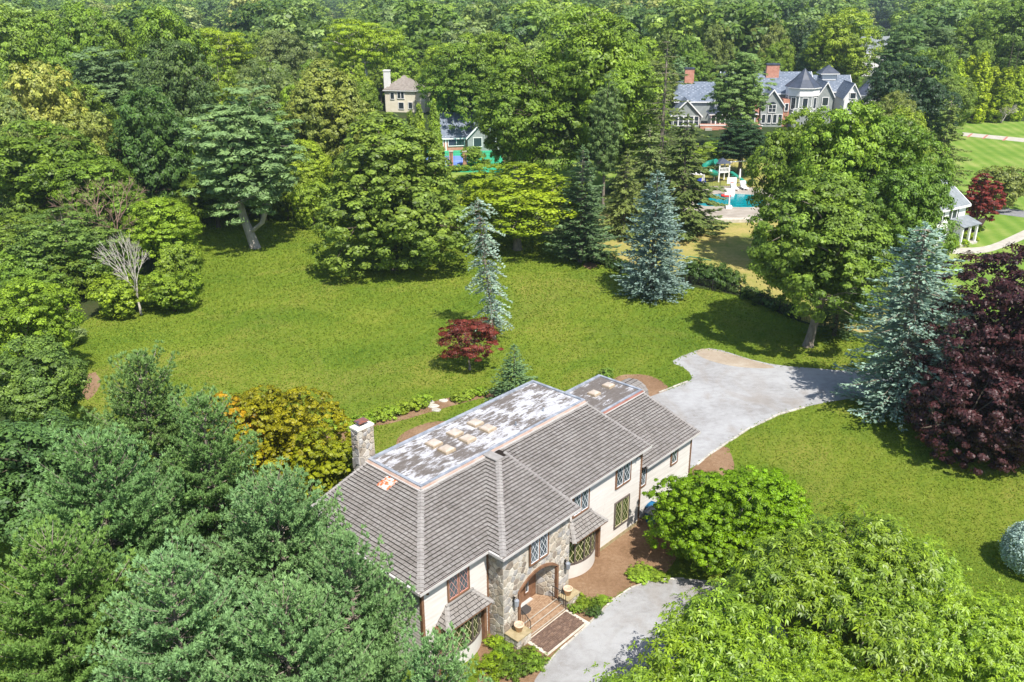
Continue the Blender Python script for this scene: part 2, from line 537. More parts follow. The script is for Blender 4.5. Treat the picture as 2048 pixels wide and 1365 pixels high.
def fine_twig_tree(name, seed, H, mat, depth=5, spread=.5, r0=.16, gravity=.0, first=.33, nmin=3, nmax=4, shrink=.66, trunk_only=False, stems=1):
    """bare branching skeleton; returns trunk mesh, branch mesh, end points with directions"""
    rr = random.Random(seed)
    T = MB(); B = MB(); ends = []
    def grow(p, d, L, r, lev):
        q = p + d * L
        mid = p + d * (L * .5) + Vector((rr.uniform(-1, 1), rr.uniform(-1, 1), rr.uniform(-.5, .5))) * L * .06
        (T if lev == 0 else B).tube([p, mid, q], [r, r * .85, r * .7], mat, 8 if lev == 0 else (5 if lev < 3 else 3), cap=lev == 0)
        if lev >= 2: ends.append((p.lerp(q, .5), d, lev))
        if lev == depth:
            ends.append((q, d, lev)); return
        n = rr.randint(nmin, nmax)
        ph = rr.uniform(0, 6.28)
        for i in range(n):
            a = ph + 6.283 * i / n + rr.uniform(-.4, .4)
            u = d.orthogonal().normalized(); w = d.cross(u)
            sp = spread * rr.uniform(.6, 1.35)
            if i == 0 and rr.random() < .6: sp *= .35
            nd = (d + (u * math.cos(a) + w * math.sin(a)) * sp + Vector((0, 0, -gravity))).normalized()
            grow(q, nd, L * shrink * rr.uniform(.75, 1.2), r * .62, lev + 1)
    for k in range(stems):
        d = Vector((rr.uniform(-.1, .1) + (.5 * math.cos(k * 2.1) if stems > 1 else 0), rr.uniform(-.1, .1) + (.5 * math.sin(k * 2.1) if stems > 1 else 0), 1)).normalized()
        grow(Vector((0, 0, -.2)), d, H * first, r0, 0)
    return T.mesh(name + '_trunk'), B.mesh(name + '_branches'), ends

# ================================================================== GROUND
def smooth(pts, n=4, closed=True):
    out = []; m = len(pts)
    for i in range(m):
        p0, p1, p2, p3 = pts[(i - 1) % m], pts[i], pts[(i + 1) % m], pts[(i + 2) % m]
        for k in range(n):
            t = k / n
            out.append(tuple(0.5 * (2 * p1[j] + (p2[j] - p0[j]) * t + (2 * p0[j] - 5 * p1[j] + 4 * p2[j] - p3[j]) * t * t + (-p0[j] + 3 * p1[j] - 3 * p2[j] + p3[j]) * t ** 3) for j in (0, 1)))
    return out

def gpoly(px, z=0.0):
    return [gp(a, b, 0)[:2] for a, b in px]

BARE = []
def sheet(name, pts, z, mat, sm=0, jit=0.0, kind='structure', seed=1):
    if sm: pts = smooth(pts, sm)
    if name.startswith(('bed_', 'bare_')): BARE.append(list(pts))
    rr = random.Random(seed)
    if jit: pts = [(p[0] + rr.uniform(-jit, jit), p[1] + rr.uniform(-jit, jit)) for p in pts]
    me = bpy.data.meshes.new(name)
    me.from_pydata([(p[0], p[1], z) for p in pts], [], [tuple(range(len(pts)))])
    me.materials.append(mat); me.update()
    if me.polygons[0].normal.z < 0: me.flip_normals()
    o = link(name, me)
    return tag(o, kind=kind)

def ground_mat(name, stops, s1=0.12, s2=2.5, s3=14, bump=0.5, streak=None, rough=0.95, bands=None, wear=None):
    m, nt, out = nm(name)
    vec = coord(nt, 'Object')
    v2 = coord(nt, 'Object', streak) if streak else vec
    a = noise(nt, s1, 4, 0.6, vec); b = noise(nt, s2, 5, 0.65, v2, 0.4); c = noise(nt, s3, 3, 0.7, v2)
    f = math_(nt, 'ADD', math_(nt, 'ADD', math_(nt, 'MULTIPLY', a, 0.5), math_(nt, 'MULTIPLY', b, 0.28)), math_(nt, 'MULTIPLY', c, 0.22))
    if bands:
        wv = N(nt, 'ShaderNodeTexWave', inp={'Scale': bands[0], 'Distortion': 1.2, 'Detail': 2, 'Detail Scale': .6})
        mp = N(nt, 'ShaderNodeMapping'); mp.inputs['Rotation'].default_value = (0, 0, bands[2]); nt.links.new(vec, mp.inputs[0]); nt.links.new(mp.outputs[0], wv.inputs[0])
        f = math_(nt, 'ADD', f, math_(nt, 'MULTIPLY', math_(nt, 'SUBTRACT', wv.outputs['Fac'], .5), bands[1]))
    col = ramp(nt, f, stops)
    if wear:
        wf = ramp(nt, noise(nt, wear[0], 6, .62, coord(nt, 'Object', wear[2]), .8), [(.5, (0, 0, 0)), (.68, (1, 1, 1))])
        col = mixc(nt, math_(nt, 'MULTIPLY', wf, wear[3]), col, wear[1])
    p = N(nt, 'ShaderNodeBsdfPrincipled', inp={'Roughness': rough, 'Specular IOR Level': 0.1})
    nt.links.new(col, p.inputs['Base Color'])
    bb = N(nt, 'ShaderNodeBump', inp={'Strength': bump, 'Distance': 0.12})
    nt.links.new(math_(nt, 'ADD', b, c), bb.inputs['Height']); nt.links.new(bb.outputs[0], p.inputs['Normal'])
    nt.links.new(p.outputs[0], out.inputs[0])
    return m

M_FLOOR = ground_mat('forest_floor', [(0.35, (0.018, 0.03, 0.01)), (0.5, (0.035, 0.055, 0.014)), (0.65, (0.06, 0.06, 0.025))])
M_LAWN = ground_mat('lawn_grass', [(0.36, (0.08, 0.15, 0.014)), (0.46, (0.13, 0.205, 0.02)), (0.54, (0.185, 0.24, 0.026)), (0.66, (0.27, 0.28, 0.048))], 0.1, 2.2, 11, 1.0, (1, 1.9, 1), bands=(.22, .035, .5), wear=(.09, (.33, .28, .07), (1, 1, 1), .5))
M_DRY = ground_mat('dry_lawn', [(0.40, (0.12, 0.17, 0.03)), (0.48, (0.24, 0.24, 0.06)), (0.58, (0.36, 0.29, 0.1)), (0.7, (0.44, 0.31, 0.14))], 0.16, 1.5, 6, 0.5)
M_LAWN2 = ground_mat('striped_lawn', [(0.36, (0.09, 0.18, 0.02)), (0.5, (0.15, 0.24, 0.035)), (0.64, (0.26, 0.3, 0.08))], 0.12, 1.6, 5, 0.4, (0.25, 2.6, 1), bands=(.13, .1, .2))
M_GRAVEL = ground_mat('gravel', [(0.36, (0.22, 0.20, 0.185)), (0.46, (0.31, 0.305, 0.30)), (0.56, (0.385, 0.385, 0.385)), (0.68, (0.42, 0.42, 0.42))], 0.16, 1.6, 26, 0.5, (1, 1.4, 1), wear=(.22, (.27, .235, .2), (1.5, .7, 1), .6))
M_MULCH = ground_mat('mulch', [(0.36, (0.16, 0.095, 0.05)), (0.5, (0.27, 0.165, 0.095)), (0.64, (0.37, 0.25, 0.155))], 0.3, 5, 22, 0.8)
M_DUST = ground_mat('sandy_gravel', [(0.36, (0.27, 0.21, 0.15)), (0.5, (0.34, 0.28, 0.21)), (0.64, (0.42, 0.37, 0.3))], 0.4, 2, 20, 0.3)
M_STONEDGE = surf('granite_edging', (0.34, 0.31, 0.26), (0.55, 0.52, 0.45), 3, 0.9, 0.2, 0.4, 12, objr=0.15)
M_ASPH = surf('asphalt', (0.16, 0.16, 0.165), (0.24, 0.24, 0.245), 1.5, 0.9, 0.2)
M_CONC = surf('concrete', (0.36, 0.33, 0.27), (0.46, 0.43, 0.37), 1.2, 0.9, 0.2)
M_REDBRICKPAVE = surf('red_paving', (0.35, 0.13, 0.1), (0.45, 0.2, 0.15), 2, 0.9, 0.2)

sheet('ground', [(-5200, -60), (5200, -60), (5200, 7000), (-5200, 7000)], -0.02, M_FLOOR)
lawn_px = [(60, 980), (40, 850), (70, 735), (150, 655), (250, 600), (300, 560), (330, 500), (385, 470), (410, 440), (520, 425), (640, 402), (760, 420), (900, 440), (1020, 462), (1110, 478), (1180, 522), (1260, 548), (1370, 570), (1480, 592), (1600, 645), (1700, 668), (1800, 700), (1900, 760), (2300, 860)]
LAWN = smooth([gp(a, b)[:2] for a, b in lawn_px], 3, False)[:-3] + [(60, 25), (60, 5), (-45, 5), (-45, 30)]
lawn_o = sheet('lawn', LAWN, 0.0, M_LAWN)
DRY = gpoly([(1195, 512), (1285, 545), (1400, 566), (1500, 590), (1600, 640), (1720, 665), (1790, 640), (1800, 560), (1700, 480), (1660, 400), (1640, 345), (1560, 318), (1400, 322), (1330, 360), (1240, 420), (1160, 440)])
sheet('dry_lawn', DRY, -0.006, M_DRY, 3)
sheet('meadow_far_right', gpoly([(1780, 238), (2300, 248), (2300, 470), (2300, 640), (1990, 640), (1860, 560), (1850, 420), (1860, 330), (1800, 290)]), -0.006, M_LAWN2)
sheet('court_lawn', gpoly([(855, 365), (900, 340), (1000, 325), (1150, 316), (1250, 330), (1210, 380), (1100, 400), (980, 400), (880, 388)]), -0.006, M_LAWN2)
sheet('clipped_hedge_ground', gpoly([(870, 300), (1010, 300), (1010, 345), (860, 372)]), -0.008, M_MULCH)

# gravel drive behind the wing and to the right
DRIVE = gpoly([(1418, 697), (1346, 722), (1366, 735), (1380, 748), (1380, 762), (1330, 783), (1270, 808), (1240, 850), (1300, 960), (1350, 950), (1394, 930), (1420, 908), (1455, 885), (1500, 856), (1560, 828), (1640, 808), (1715, 797), (1850, 790), (1960, 790), (1960, 745), (1850, 742), (1715, 743), (1640, 738), (1560, 731), (1500, 719)])
sheet('gravel_drive', DRIVE, 0.012, M_GRAVEL, 3)
sheet('sandy_patch', gpoly([(1418, 698), (1392, 706), (1420, 722), (1480, 735), (1550, 736), (1500, 720)]), 0.016, M_DUST, 3)
FRONT = gpoly([(1060, 1400), (1085, 1340), (1120, 1300), (1165, 1262), (1200, 1228), (1232, 1197), (1262, 1176), (1310, 1160), (1370, 1158), (1450, 1168), (1520, 1200), (1570, 1260), (1600, 1340), (1620, 1500), (1400, 1800), (1000, 1800)])
sheet('gravel_forecourt', FRONT, 0.012, M_GRAVEL, 3)
# planting beds
BED = gpoly([(960, 1330), (955, 1290), (985, 1262), (1060, 1150), (1140, 1080), (1230, 1030), (1300, 1025), (1360, 1060), (1350, 1120), (1318, 1158), (1262, 1174), (1230, 1195), (1198, 1226), (1163, 1260), (1118, 1298), (1083, 1338), (1060, 1400), (960, 1400)])
sheet('mulch_bed', BED, 0.006, M_MULCH, 3, 0.05)
sheet('bed_behind_house', gpoly([(792, 895), (800, 872), (840, 850), (890, 842), (945, 838), (985, 835), (960, 880), (860, 930), (800, 935)]), 0.006, M_MULCH, 3, 0.05)
sheet('bed_along_lawn', gpoly([(650, 870), (690, 850), (760, 838), (830, 815), (880, 800), (960, 782), (1000, 780), (1005, 792), (965, 797), (905, 812), (850, 828), (780, 848), (700, 866), (680, 940), (640, 940)]), 0.005, M_MULCH, 3, 0.06)
sheet('bed_beside_wing', gpoly([(1226, 760), (1250, 750), (1290, 750), (1322, 762), (1336, 778), (1318, 790), (1260, 812), (1200, 800)]), 0.006, M_MULCH, 3, 0.05)
sheet('bed_by_drive', gpoly([(1385, 940), (1396, 928), (1420, 910), (1447, 893), (1462, 905), (1468, 940), (1440, 960), (1390, 965)]), 0.006, M_MULCH, 3, 0.05)
sheet('bare_patch_left', gpoly([(150, 765), (190, 745), (200, 770), (175, 800)]), 0.004, M_MULCH, 3, 0.08)
sheet('bare_patch_fence', gpoly([(1165, 530), (1180, 524), (1195, 532), (1180, 540)]), 0.004, M_MULCH, 3, 0.08)

def edging(name, px, label, w=0.16, h=0.07, ln=0.75, seed=3):
    """row of edging stones laid end to end"""
    rr = random.Random(seed)
    pts = [Vector(gp(a, b)) for a, b in px]
    root = empty(name, pts[0][:], 0, label, 'edging', 'stone edging of the gravel drives')
    o0 = pts[0]
    for i in range(len(pts) - 1):
        a, b = pts[i], pts[i + 1]; L = (b - a).length; n = max(1, int(L / ln)); d = (b - a) / n; u = d.normalized(); s = Vector((-u.y, u.x, 0))
        for k in range(n):
            p = a + d * k - o0; q = a + d * (k + 1) - o0 - u * rr.uniform(.015, .06)
            hh = h * rr.uniform(.7, 1.25); ww = w * rr.uniform(.85, 1.15) / 2; sh = s * rr.uniform(-.02, .02)
            m = MB(); z0 = Vector((0, 0, -.05)); z1 = Vector((0, 0, hh))
            p += sh; q += sh
            m.hexa([p - s * ww + z0, q - s * ww + z0, q + s * ww + z0, p + s * ww + z0, p - s * ww * .8 + z1, q - s * ww * .8 + z1, q + s * ww * .8 + z1, p + s * ww * .8 + z1], M_STONEDGE)
            m.build('edging_stone', root)
    return root
edging('stone_edging', [(1394, 931), (1420, 909), (1455, 886), (1500, 857), (1560, 829), (1610, 815)], 'curved granite edging between gravel drive and right lawn')
edging('stone_edging', [(1318, 786), (1345, 775), (1376, 763)], 'short straight granite edging beside the mulch bed behind the wing')
edging('stone_edging', [(1083, 1340), (1120, 1300), (1163, 1262), (1198, 1228), (1230, 1197), (1262, 1176), (1310, 1160), (1370, 1158)], 'curved stone edging between front mulch bed and gravel forecourt', 0.1, 0.05, 0.6)

# flagstones of the little path through the bed behind the house
for k, (a, b, s, lab) in enumerate([(858, 806, .45, 'pale flagstone nearest the lawn in the path through the back bed'), (866, 813, .5, 'middle flagstone of the path through the back bed'), (872, 821, .45, 'flagstone nearest the house in the path through the back bed'), (888, 802, .4, 'pale flagstone right of the path through the back bed')]):
    rr = random.Random(k + 5); m = MB(); n = 7
    m.prism([(s * rr.uniform(.8, 1.1) * math.cos(6.283 * i / n), s * .8 * rr.uniform(.8, 1.1) * math.sin(6.283 * i / n)) for i in range(n)], 0, 0.05, M_STONEDGE)
    o = m.build('flagstone'); o.location = gp(a, b, 0.004); tag(o, lab, 'flagstone')

# short grass growing over the lawn: single blades and tufts, nobody could count them
def in_poly(pts, x, y):
    """vectorised even-odd test"""
    r = np.zeros(len(x), bool); n = len(pts)
    for i in range(n):
        x1, y1 = pts[i]; x2, y2 = pts[(i + 1) % n]
        c = ((y1 > y) != (y2 > y)) & (x < (x2 - x1) * (y - y1) / (y2 - y1 + 1e-12) + x1)
        r ^= c
    return r
HS, HC = math.sin(R_(47.37)), math.cos(R_(47.37))
HX, HY = -4.223, 32.306
def to_house(x, y):
    dx, dy = x - HX, y - HY
    return dx * HC + dy * HS, -dx * HS + dy * HC
def make_grass():
    g = rng(77); n = 500000
    y = 20 + (125 - 20) * g.uniform(0, 1, n) ** 1.05
    x = (g.uniform(-0.66, 0.66, n)) * (y + 6)
    ok = in_poly(LAWN, x, y)
    jx, jy = x + g.normal(size=n) * .2, y + g.normal(size=n) * .2
    for P in [DRIVE, FRONT, BED] + BARE: ok &= ~in_poly(P, jx, jy)
    hx, hy = to_house(x, y)
    ok &= ~((hx > -.3) & (hx < 24.2) & (hy > -.5) & (hy < 9))
    x, y = x[ok], y[ok]
    n = len(x)
    sc = 0.42 + y / 85.0
    a = g.uniform(0, 6.28, n)
    w = 0.06 * sc * g.uniform(.6, 1.3, n); h = 0.07 * sc * g.uniform(.4, 1.6, n)
    lx, ly = g.normal(size=n) * .07 * sc, g.normal(size=n) * .07 * sc
    V = np.zeros((n, 3, 3))
    V[:, 0, 0] = x - np.cos(a) * w; V[:, 0, 1] = y - np.sin(a) * w
    V[:, 1, 0] = x + np.cos(a) * w; V[:, 1, 1] = y + np.sin(a) * w
    V[:, 2, 0] = x + lx; V[:, 2, 1] = y + ly; V[:, 2, 2] = h
    V[:, 0, 2] = V[:, 1, 2] = 0.001
    big = 0.5 + 0.22 * np.sin(x * .31 + 1.3 * np.sin(y * .12)) + .18 * np.sin(y * .43 + x * .17) + .2 * np.sin(x * .07 + 2.1) * np.sin(y * .083 + x * .03)
    me = np_mesh('grass', V, 3, M_GRASS, np.clip(.4 * g.uniform(0, 1, n) + .6 * big, 0, 1))
    o = link('grass', me); o.color = (0.128, 0.2, 0.018, 1)
    tag(o, 'short green lawn grass around the house', 'grass', kind='stuff')
M_GRASS = leaf_material('grass_blade', trans=0.25, gain=1.0, warm=(1.5, 1.12, 1.4), spec=0.1, lo=0.88, hi=1.12, spread=0.6)
make_grass()

# ================================================================== THE STONE AND CLAPBOARD HOUSE
M_WALL = surf('cream_wall', (0.55, 0.52, 0.475), (0.62, 0.59, 0.545), 0.8, 0.8, 0.2)
M_BOARD = surf('cream_clapboard', (0.55, 0.515, 0.47), (0.65, 0.615, 0.57), 1.4, 0.75, 0.25, stretch=(0.4, 1, 6))
M_BROWN = surf('brown_trim', (0.15, 0.075, 0.04), (0.24, 0.13, 0.075), 3, 0.6, 0.3)
M_DBROWN = surf('dark_brown_trim', (0.09, 0.07, 0.06), (0.16, 0.13, 0.11), 3, 0.6, 0.3)
M_DOOR = surf('door_wood', (0.17, 0.08, 0.04), (0.23, 0.115, 0.06), 4, 0.5, 0.4, stretch=(1, 1, .2))
M_TRIMW = surf('white_metal_trim', (0.46, 0.435, 0.41), (0.54, 0.515, 0.49), 2, 0.5, 0.4)
M_LATW = surf('white_lattice', (0.78, 0.8, 0.82), None, rough=0.5)
M_LATP = surf('pink_lattice', (0.55, 0.25, 0.2), (0.62, 0.33, 0.27), 5, 0.6)
M_LATY = surf('cream_lattice', (0.55, 0.5, 0.27), (0.62, 0.58, 0.36), 5, 0.6)
M_MORTAR = surf('mortar', (0.46, 0.41, 0.33), (0.58, 0.53, 0.45), 3, 0.95, 0.1, 0.4, 20)
M_CHIM_CAP = surf('pale_mortar_cap', (0.66, 0.62, 0.52), (0.76, 0.72, 0.62), 3, 0.9, 0.1)
STONES = [surf('fieldstone_%s' % n, a, b, 4, 0.9, 0.15, 0.6, 16, objr=0.16) for n, a, b in (
    ('grey', (0.28, 0.265, 0.25), (0.42, 0.40, 0.375)), ('tan', (0.34, 0.29, 0.225), (0.47, 0.41, 0.33)),
    ('warm_grey', (0.33, 0.30, 0.26), (0.47, 0.435, 0.38)), ('brown', (0.2, 0.165, 0.13), (0.31, 0.26, 0.21)), ('pale', (0.42, 0.39, 0.33), (0.58, 0.54, 0.47)))]
TILES = [surf('shake_%s' % n, a, b, 1.1, 0.9, 0.15, 0.5, 30, stretch=(1, .5, 1)) for n, a, b in (
    ('grey', (0.205, 0.188, 0.172), (0.25, 0.231, 0.213)), ('brown', (0.19, 0.172, 0.156), (0.235, 0.214, 0.195)),
    ('light', (0.225, 0.207, 0.19), (0.272, 0.253, 0.234)), ('dark', (0.175, 0.158, 0.143), (0.22, 0.2, 0.182)))]
M_BUTT = surf('shake_end_grain_and_shade', (0.016, 0.012, 0.01), (0.03, 0.023, 0.018), 5, 0.95, 0.1)  # dark shake ends, also the painted shade strips between courses
M_CAP = surf('ridge_tile', (0.235, 0.22, 0.205), (0.32, 0.30, 0.28), 2, 0.9, 0.15, 0.4, 20)
M_ZINC = surf('zinc_edge', (0.17, 0.19, 0.22), (0.34, 0.36, 0.40), 2.5, 0.5, 0.4)
M_COPPER = surf('faded_copper_flashing', (0.3, 0.2, 0.15), (0.42, 0.32, 0.27), 1.2, 0.6, 0.3)
M_COPPER2 = surf('red_copper_flashing', (0.2, 0.085, 0.06), (0.28, 0.13, 0.1), 1.5, 0.6, 0.3)
M_IRON = surf('black_iron', (0.03, 0.028, 0.026), None, rough=0.5)
M_BRICK = surf('brown_brick', (0.26, 0.165, 0.10), (0.38, 0.26, 0.17), 6, 0.9, 0.1, 0.3, 30)
M_BRICKD = surf('dark_brick', (0.11, 0.07, 0.052), (0.16, 0.105, 0.08), 6, 0.9, 0.1, 0.3, 30)
M_BRICKM = surf('mid_brick', (0.14, 0.09, 0.065), (0.22, 0.145, 0.105), 6, 0.9, 0.1, 0.3, 30)
M_SANDST = surf('tan_sandstone', (0.27, 0.22, 0.12), (0.4, 0.33, 0.2), 3, 0.9, 0.1, 0.3, 12)
M_TERRA = surf('peach_terracotta', (0.62, 0.40, 0.27), (0.72, 0.52, 0.38), 6, 0.8, 0.2)
M_SOIL = surf('potting_soil', (0.3, 0.24, 0.17), (0.5, 0.44, 0.35), 12, 0.95, 0.1)
M_MAT = surf('door_mat', (0.05, 0.045, 0.042), (0.09, 0.08, 0.075), 30, 0.95, 0.1)

def glass(name, c=(0.03, 0.045, 0.055), rough=0.08):
    m, nt, out = nm(name)
    p = N(nt, 'ShaderNodeBsdfPrincipled', inp={'Roughness': rough, 'Specular IOR Level': 0.8})
    nt.links.new(ramp(nt, noise(nt, 1.3, 2, .5, coord(nt, 'Object')), [(.35, c), (.7, (c[0] * 2.6, c[1] * 2.4, c[2] * 2.2))]), p.inputs['Base Color'])
    nt.links.new(p.outputs[0], out.inputs[0]); return m
M_GLASS = glass('window_glass', (0.035, 0.05, 0.06))
M_GLASSG = glass('green_reflecting_glass', (0.03, 0.045, 0.012))
M_BRASS = surf('brass', (0.6, 0.42, 0.15), None, rough=0.3, metal=0.8)
M_DOME = surf('skylight_acrylic', (0.38, 0.31, 0.24), (0.5, 0.43, 0.36), 2.5, 0.35, 0.5)
M_SKYF = surf('skylight_frame', (0.34, 0.26, 0.17), (0.46, 0.38, 0.28), 6, 0.6, 0.3)

def flat_roof_mat(name, white):
    m, nt, out = nm(name)
    v = coord(nt, 'Object', (0.55, 2.0, 1)); v1 = coord(nt, 'Object')
    a = noise(nt, 1.9, 12, 0.82, v, 0.2); b = noise(nt, 0.5, 3, 0.6, v1)
    f = math_(nt, 'ADD', math_(nt, 'MULTIPLY', a, 0.75), math_(nt, 'MULTIPLY', b, 0.35))
    r = ramp(nt, f, [(white - .03, (0.14, 0.12, 0.105)), (white - .004, (0.22, 0.2, 0.185)), (white + .004, (0.42, 0.42, 0.44)), (white + .12, (0.62, 0.62, 0.64))])
    dirt = ramp(nt, noise(nt, 6, 4, .6, v), [(.4, (0.78, 0.76, 0.74)), (.6, (1, 1, 1))])
    p = N(nt, 'ShaderNodeBsdfPrincipled', inp={'Roughness': 0.75})
    nt.links.new(mixc(nt, 1.0, r, dirt, 'MULTIPLY'), p.inputs['Base Color'])
    bb = N(nt, 'ShaderNodeBump', inp={'Strength': 0.3, 'Distance': 0.02}); nt.links.new(f, bb.inputs['Height']); nt.links.new(bb.outputs[0], p.inputs['Normal'])
    nt.links.new(p.outputs[0], out.inputs[0]); return m
M_FLAT1 = flat_roof_mat('peeling_white_roof_coating', 0.55)
M_FLAT2 = flat_roof_mat('worn_roof_coating', 0.62)

house = empty('house', (HX, HY, 0), R_(47.37), 'stone and cream clapboard house with grey shake roof and white flat roof', 'house')
PK = 1.25 / 5.04       # pitch
EZ, RZ = 5.5, 6.75
def H_(x, y, z): return Vector((x, y, z))

# --- walls
m = MB(); m.box(0, 17.57, 0, 8.6, -.1, 5.4, M_WALL); m.build('main_wall', house)
m = MB(); m.box(17.575, 23.65, .2, 8.0, -.1, 3.85, M_WALL); m.build('wing_wall', house)
def boards(name, x0, x1, y, z0, z1, axis='x', out=-1):
    m = MB(); k = 0; z = z0; rr = random.Random(3)
    while z < z1 - .02:
        zt = min(z + .2, z1); x = x0
        while x < x1 - .05:
            xe = min(x1, x + rr.uniform(2.2, 4.4))
            if x1 - xe < .5: xe = x1
            t0, t1 = out * .022, out * .004
            if axis == 'x':
                m.hexa([(x, y + t0, z), (xe - .004, y + t0, z), (xe - .004, y, z), (x, y, z), (x, y + t1, zt - .004), (xe - .004, y + t1, zt - .004), (xe - .004, y, zt - .004), (x, y, zt - .004)], M_BOARD)
            else:
                m.hexa([(y + t0, x, z), (y + t0, xe - .004, z), (y, xe - .004, z), (y, x, z), (y + t1, x, zt - .004), (y + t1, xe - .004, zt - .004), (y, xe - .004, zt - .004), (y, x, zt - .004)], M_BOARD)
            x = xe
        z += .2
    o = m.build(name, house); o['kind'] = 'stuff'; return o
boards('clapboards', 0.06, 4.36, 0, .25, 5.4)
boards('clapboards', 9.66, 17.5, 0, .25, 5.4)
boards('clapboards', 17.65, 23.6, .2, .2, 3.85)
boards('clapboards', .06, 8.55, 0, .25, 5.4, 'y')
for q in ((-.03, 4.3, -.035, 0), (9.7, 17.6, -.035, 0), (-.035, 0, .002, 8.6)):
    m = MB(); m.box(*q, -.1, .24, M_SANDST); m.build('foundation', house)
for x, y, z1 in ((-.05, -.05, 5.38), (17.5, -.05, 5.38), (4.24, -.05, 5.38), (23.56, .15, 3.84), (17.6, .15, 3.84)):
    m = MB(); m.box(x, x + .14, y, y + .14, -.05, z1, M_BROWN); m.build('corner_board', house)
m = MB(); m.box(-.05, .09, 4.2, 4.34, 0, 5.35, M_BROWN); m.box(-.05, .09, 7.0, 7.14, 0, 5.35, M_BROWN); m.build('corner_board', house)

# --- roof bodies
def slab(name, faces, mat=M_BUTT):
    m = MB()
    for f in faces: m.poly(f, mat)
    return m.build(name, house)
XR = 17.92; XS, YS, YB = 4.3, 4.69, 8.63
E0 = EZ - .14
front_roof = slab('front_roof_slope', [[(-.35, -.35, EZ), (XR, -.35, EZ), (XR, YS, RZ), (XS, YS, RZ)], [(-.35, -.35, E0), (-.35, 8.95, E0), (XR, 8.95, E0), (XR, -.35, E0)],
    [(-.35, -.35, E0), (XR, -.35, E0), (XR, -.35, EZ), (-.35, -.35, EZ)], [(XR, -.35, E0), (XR, 8.95, E0), (XR, 8.95, EZ), (XR, YB, RZ), (XR, YS, RZ), (XR, -.35, EZ)], [(XR, 8.95, E0), (-.35, 8.95, E0), (-.35, 8.95, EZ), (XS, 8.95, RZ - .02), (XR, 8.95, RZ - .02)]])
left_roof = slab('left_roof_slope', [[(-.35, 8.95, EZ), (-.35, -.35, EZ), (XS, YS, RZ), (XS, 8.95, RZ)], [(-.35, 8.95, E0), (-.35, -.35, E0), (-.35, -.35, EZ), (-.35, 8.95, EZ)]])
BX0, BX1, BY = 4.03, 9.89, -1.36
block_roof = slab('entrance_roof_slope', [[(BX0, BY, EZ), (BX1, BY, EZ), (BX1, 3.68, RZ + .01), (BX0 + 5.04, 3.68, RZ + .01)], [(BX0, BY, EZ), (BX0 + 5.04, 3.68, RZ + .01), (BX0 + 5.04, YS, RZ + .01), (BX0, -.35, EZ)],
    [(BX0, BY, E0), (BX1, BY, E0), (BX1, BY, EZ), (BX0, BY, EZ)], [(BX1, BY, E0), (BX1, 3.68, RZ - .25), (BX1, 3.68, RZ), (BX1, BY, EZ)], [(BX0, -.35, E0), (BX0, BY, E0), (BX0, BY, EZ), (BX0, -.35, EZ)],
    [(BX0, BY, E0), (BX0, -.3, E0), (BX1, -.3, E0), (BX1, BY, E0)], [(BX0 + 5.04, 3.68, RZ + .01), (BX1, 3.68, RZ + .01), (BX1, YS, RZ + .01), (BX0 + 5.04, YS, RZ + .01)]])
WZ0, WZ1, WY0, WY1, WX1 = 3.93, 5.36, -.14, 4.48, 24.0
wing_roof = slab('wing_roof_slope', [[(17.6, WY0, WZ0), (WX1, WY0, WZ0), (WX1, WY1, WZ1), (17.6, WY1, WZ1)], [(17.6, WY0, WZ0 - .14), (WX1, WY0, WZ0 - .14), (WX1, WY0, WZ0), (17.6, WY0, WZ0)],
    [(WX1, WY0, WZ0 - .14), (WX1, 8.1, WZ0 - .14), (WX1, 8.1, WZ1), (WX1, WY1, WZ1), (WX1, WY0, WZ0)], [(17.6, WY0, WZ0 - .14), (17.6, 8.1, WZ0 - .14), (WX1, 8.1, WZ0 - .14), (WX1, WY0, WZ0 - .14)]])
m = MB(); m.box(17.6, WX1 - .02, 8.0, 8.1, 0, WZ1 - .01, M_WALL); m.build('back_fascia', house)

def shingle(parent, o, eu, ev, length, urange, expo=.225, wavg=.29, seed=1, thick=.055, name='shingles', gap=.03):
    """courses of shakes on a slope: o origin at the eave, eu along it, ev up it"""
    rr = random.Random(seed); o = Vector(o); eu = Vector(eu).normalized(); ev = Vector(ev).normalized(); nn = eu.cross(ev)
    if nn.z < 0: nn = -nn
    m = MB(); v = 0.0; row = 0
    while v < length - .03:
        ve = min(v + expo * 1.04, length)
        a0, a1 = urange(v / length); b0, b1 = urange(ve / length)
        u = min(a0, b0) - rr.uniform(0, wavg)
        sag = rr.uniform(-.006, .006)
        while u < max(a1, b1):
            w = wavg * rr.uniform(.78, 1.22); g = rr.uniform(.012, .026); e = u + w - g
            p0, p1 = max(u, a0), min(e, a1); q0, q1 = max(u, b0), min(e, b1)
            if p1 - p0 > .02 or q1 - q0 > .02:
                if p1 < p0: p0 = p1 = min(max((u + e) / 2, a0), a1)
                if q1 < q0: q0 = q1 = min(max((u + e) / 2, b0), b1)
                t = thick * rr.uniform(.85, 1.2); dv = rr.uniform(-.007, .007) + sag; vb = max(v + dv, 0 if row else -.03)
                r = rr.random(); mt = TILES[0] if r < .4 else TILES[1] if r < .72 else TILES[2] if r < .9 else TILES[3]
                A = o + eu * p0 + ev * vb + nn * t; B = o + eu * p1 + ev * vb + nn * t; C_ = o + eu * q1 + ev * ve + nn * .008; D = o + eu * q0 + ev * ve + nn * .008
                m.poly([A, B, C_, D], mt)
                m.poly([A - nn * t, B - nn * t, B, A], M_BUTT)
                if gap and row: m.poly([A - nn * (t - .03) - ev * gap, B - nn * (t - .03) - ev * gap, B - nn * (t - .03), A - nn * (t - .03)], M_BUTT)  # dark strip on the shake below: shade under the butt put in as colour
            u += w
        v += expo; row += 1
    ob = m.build(name, parent); ob['kind'] = 'stuff'; return ob

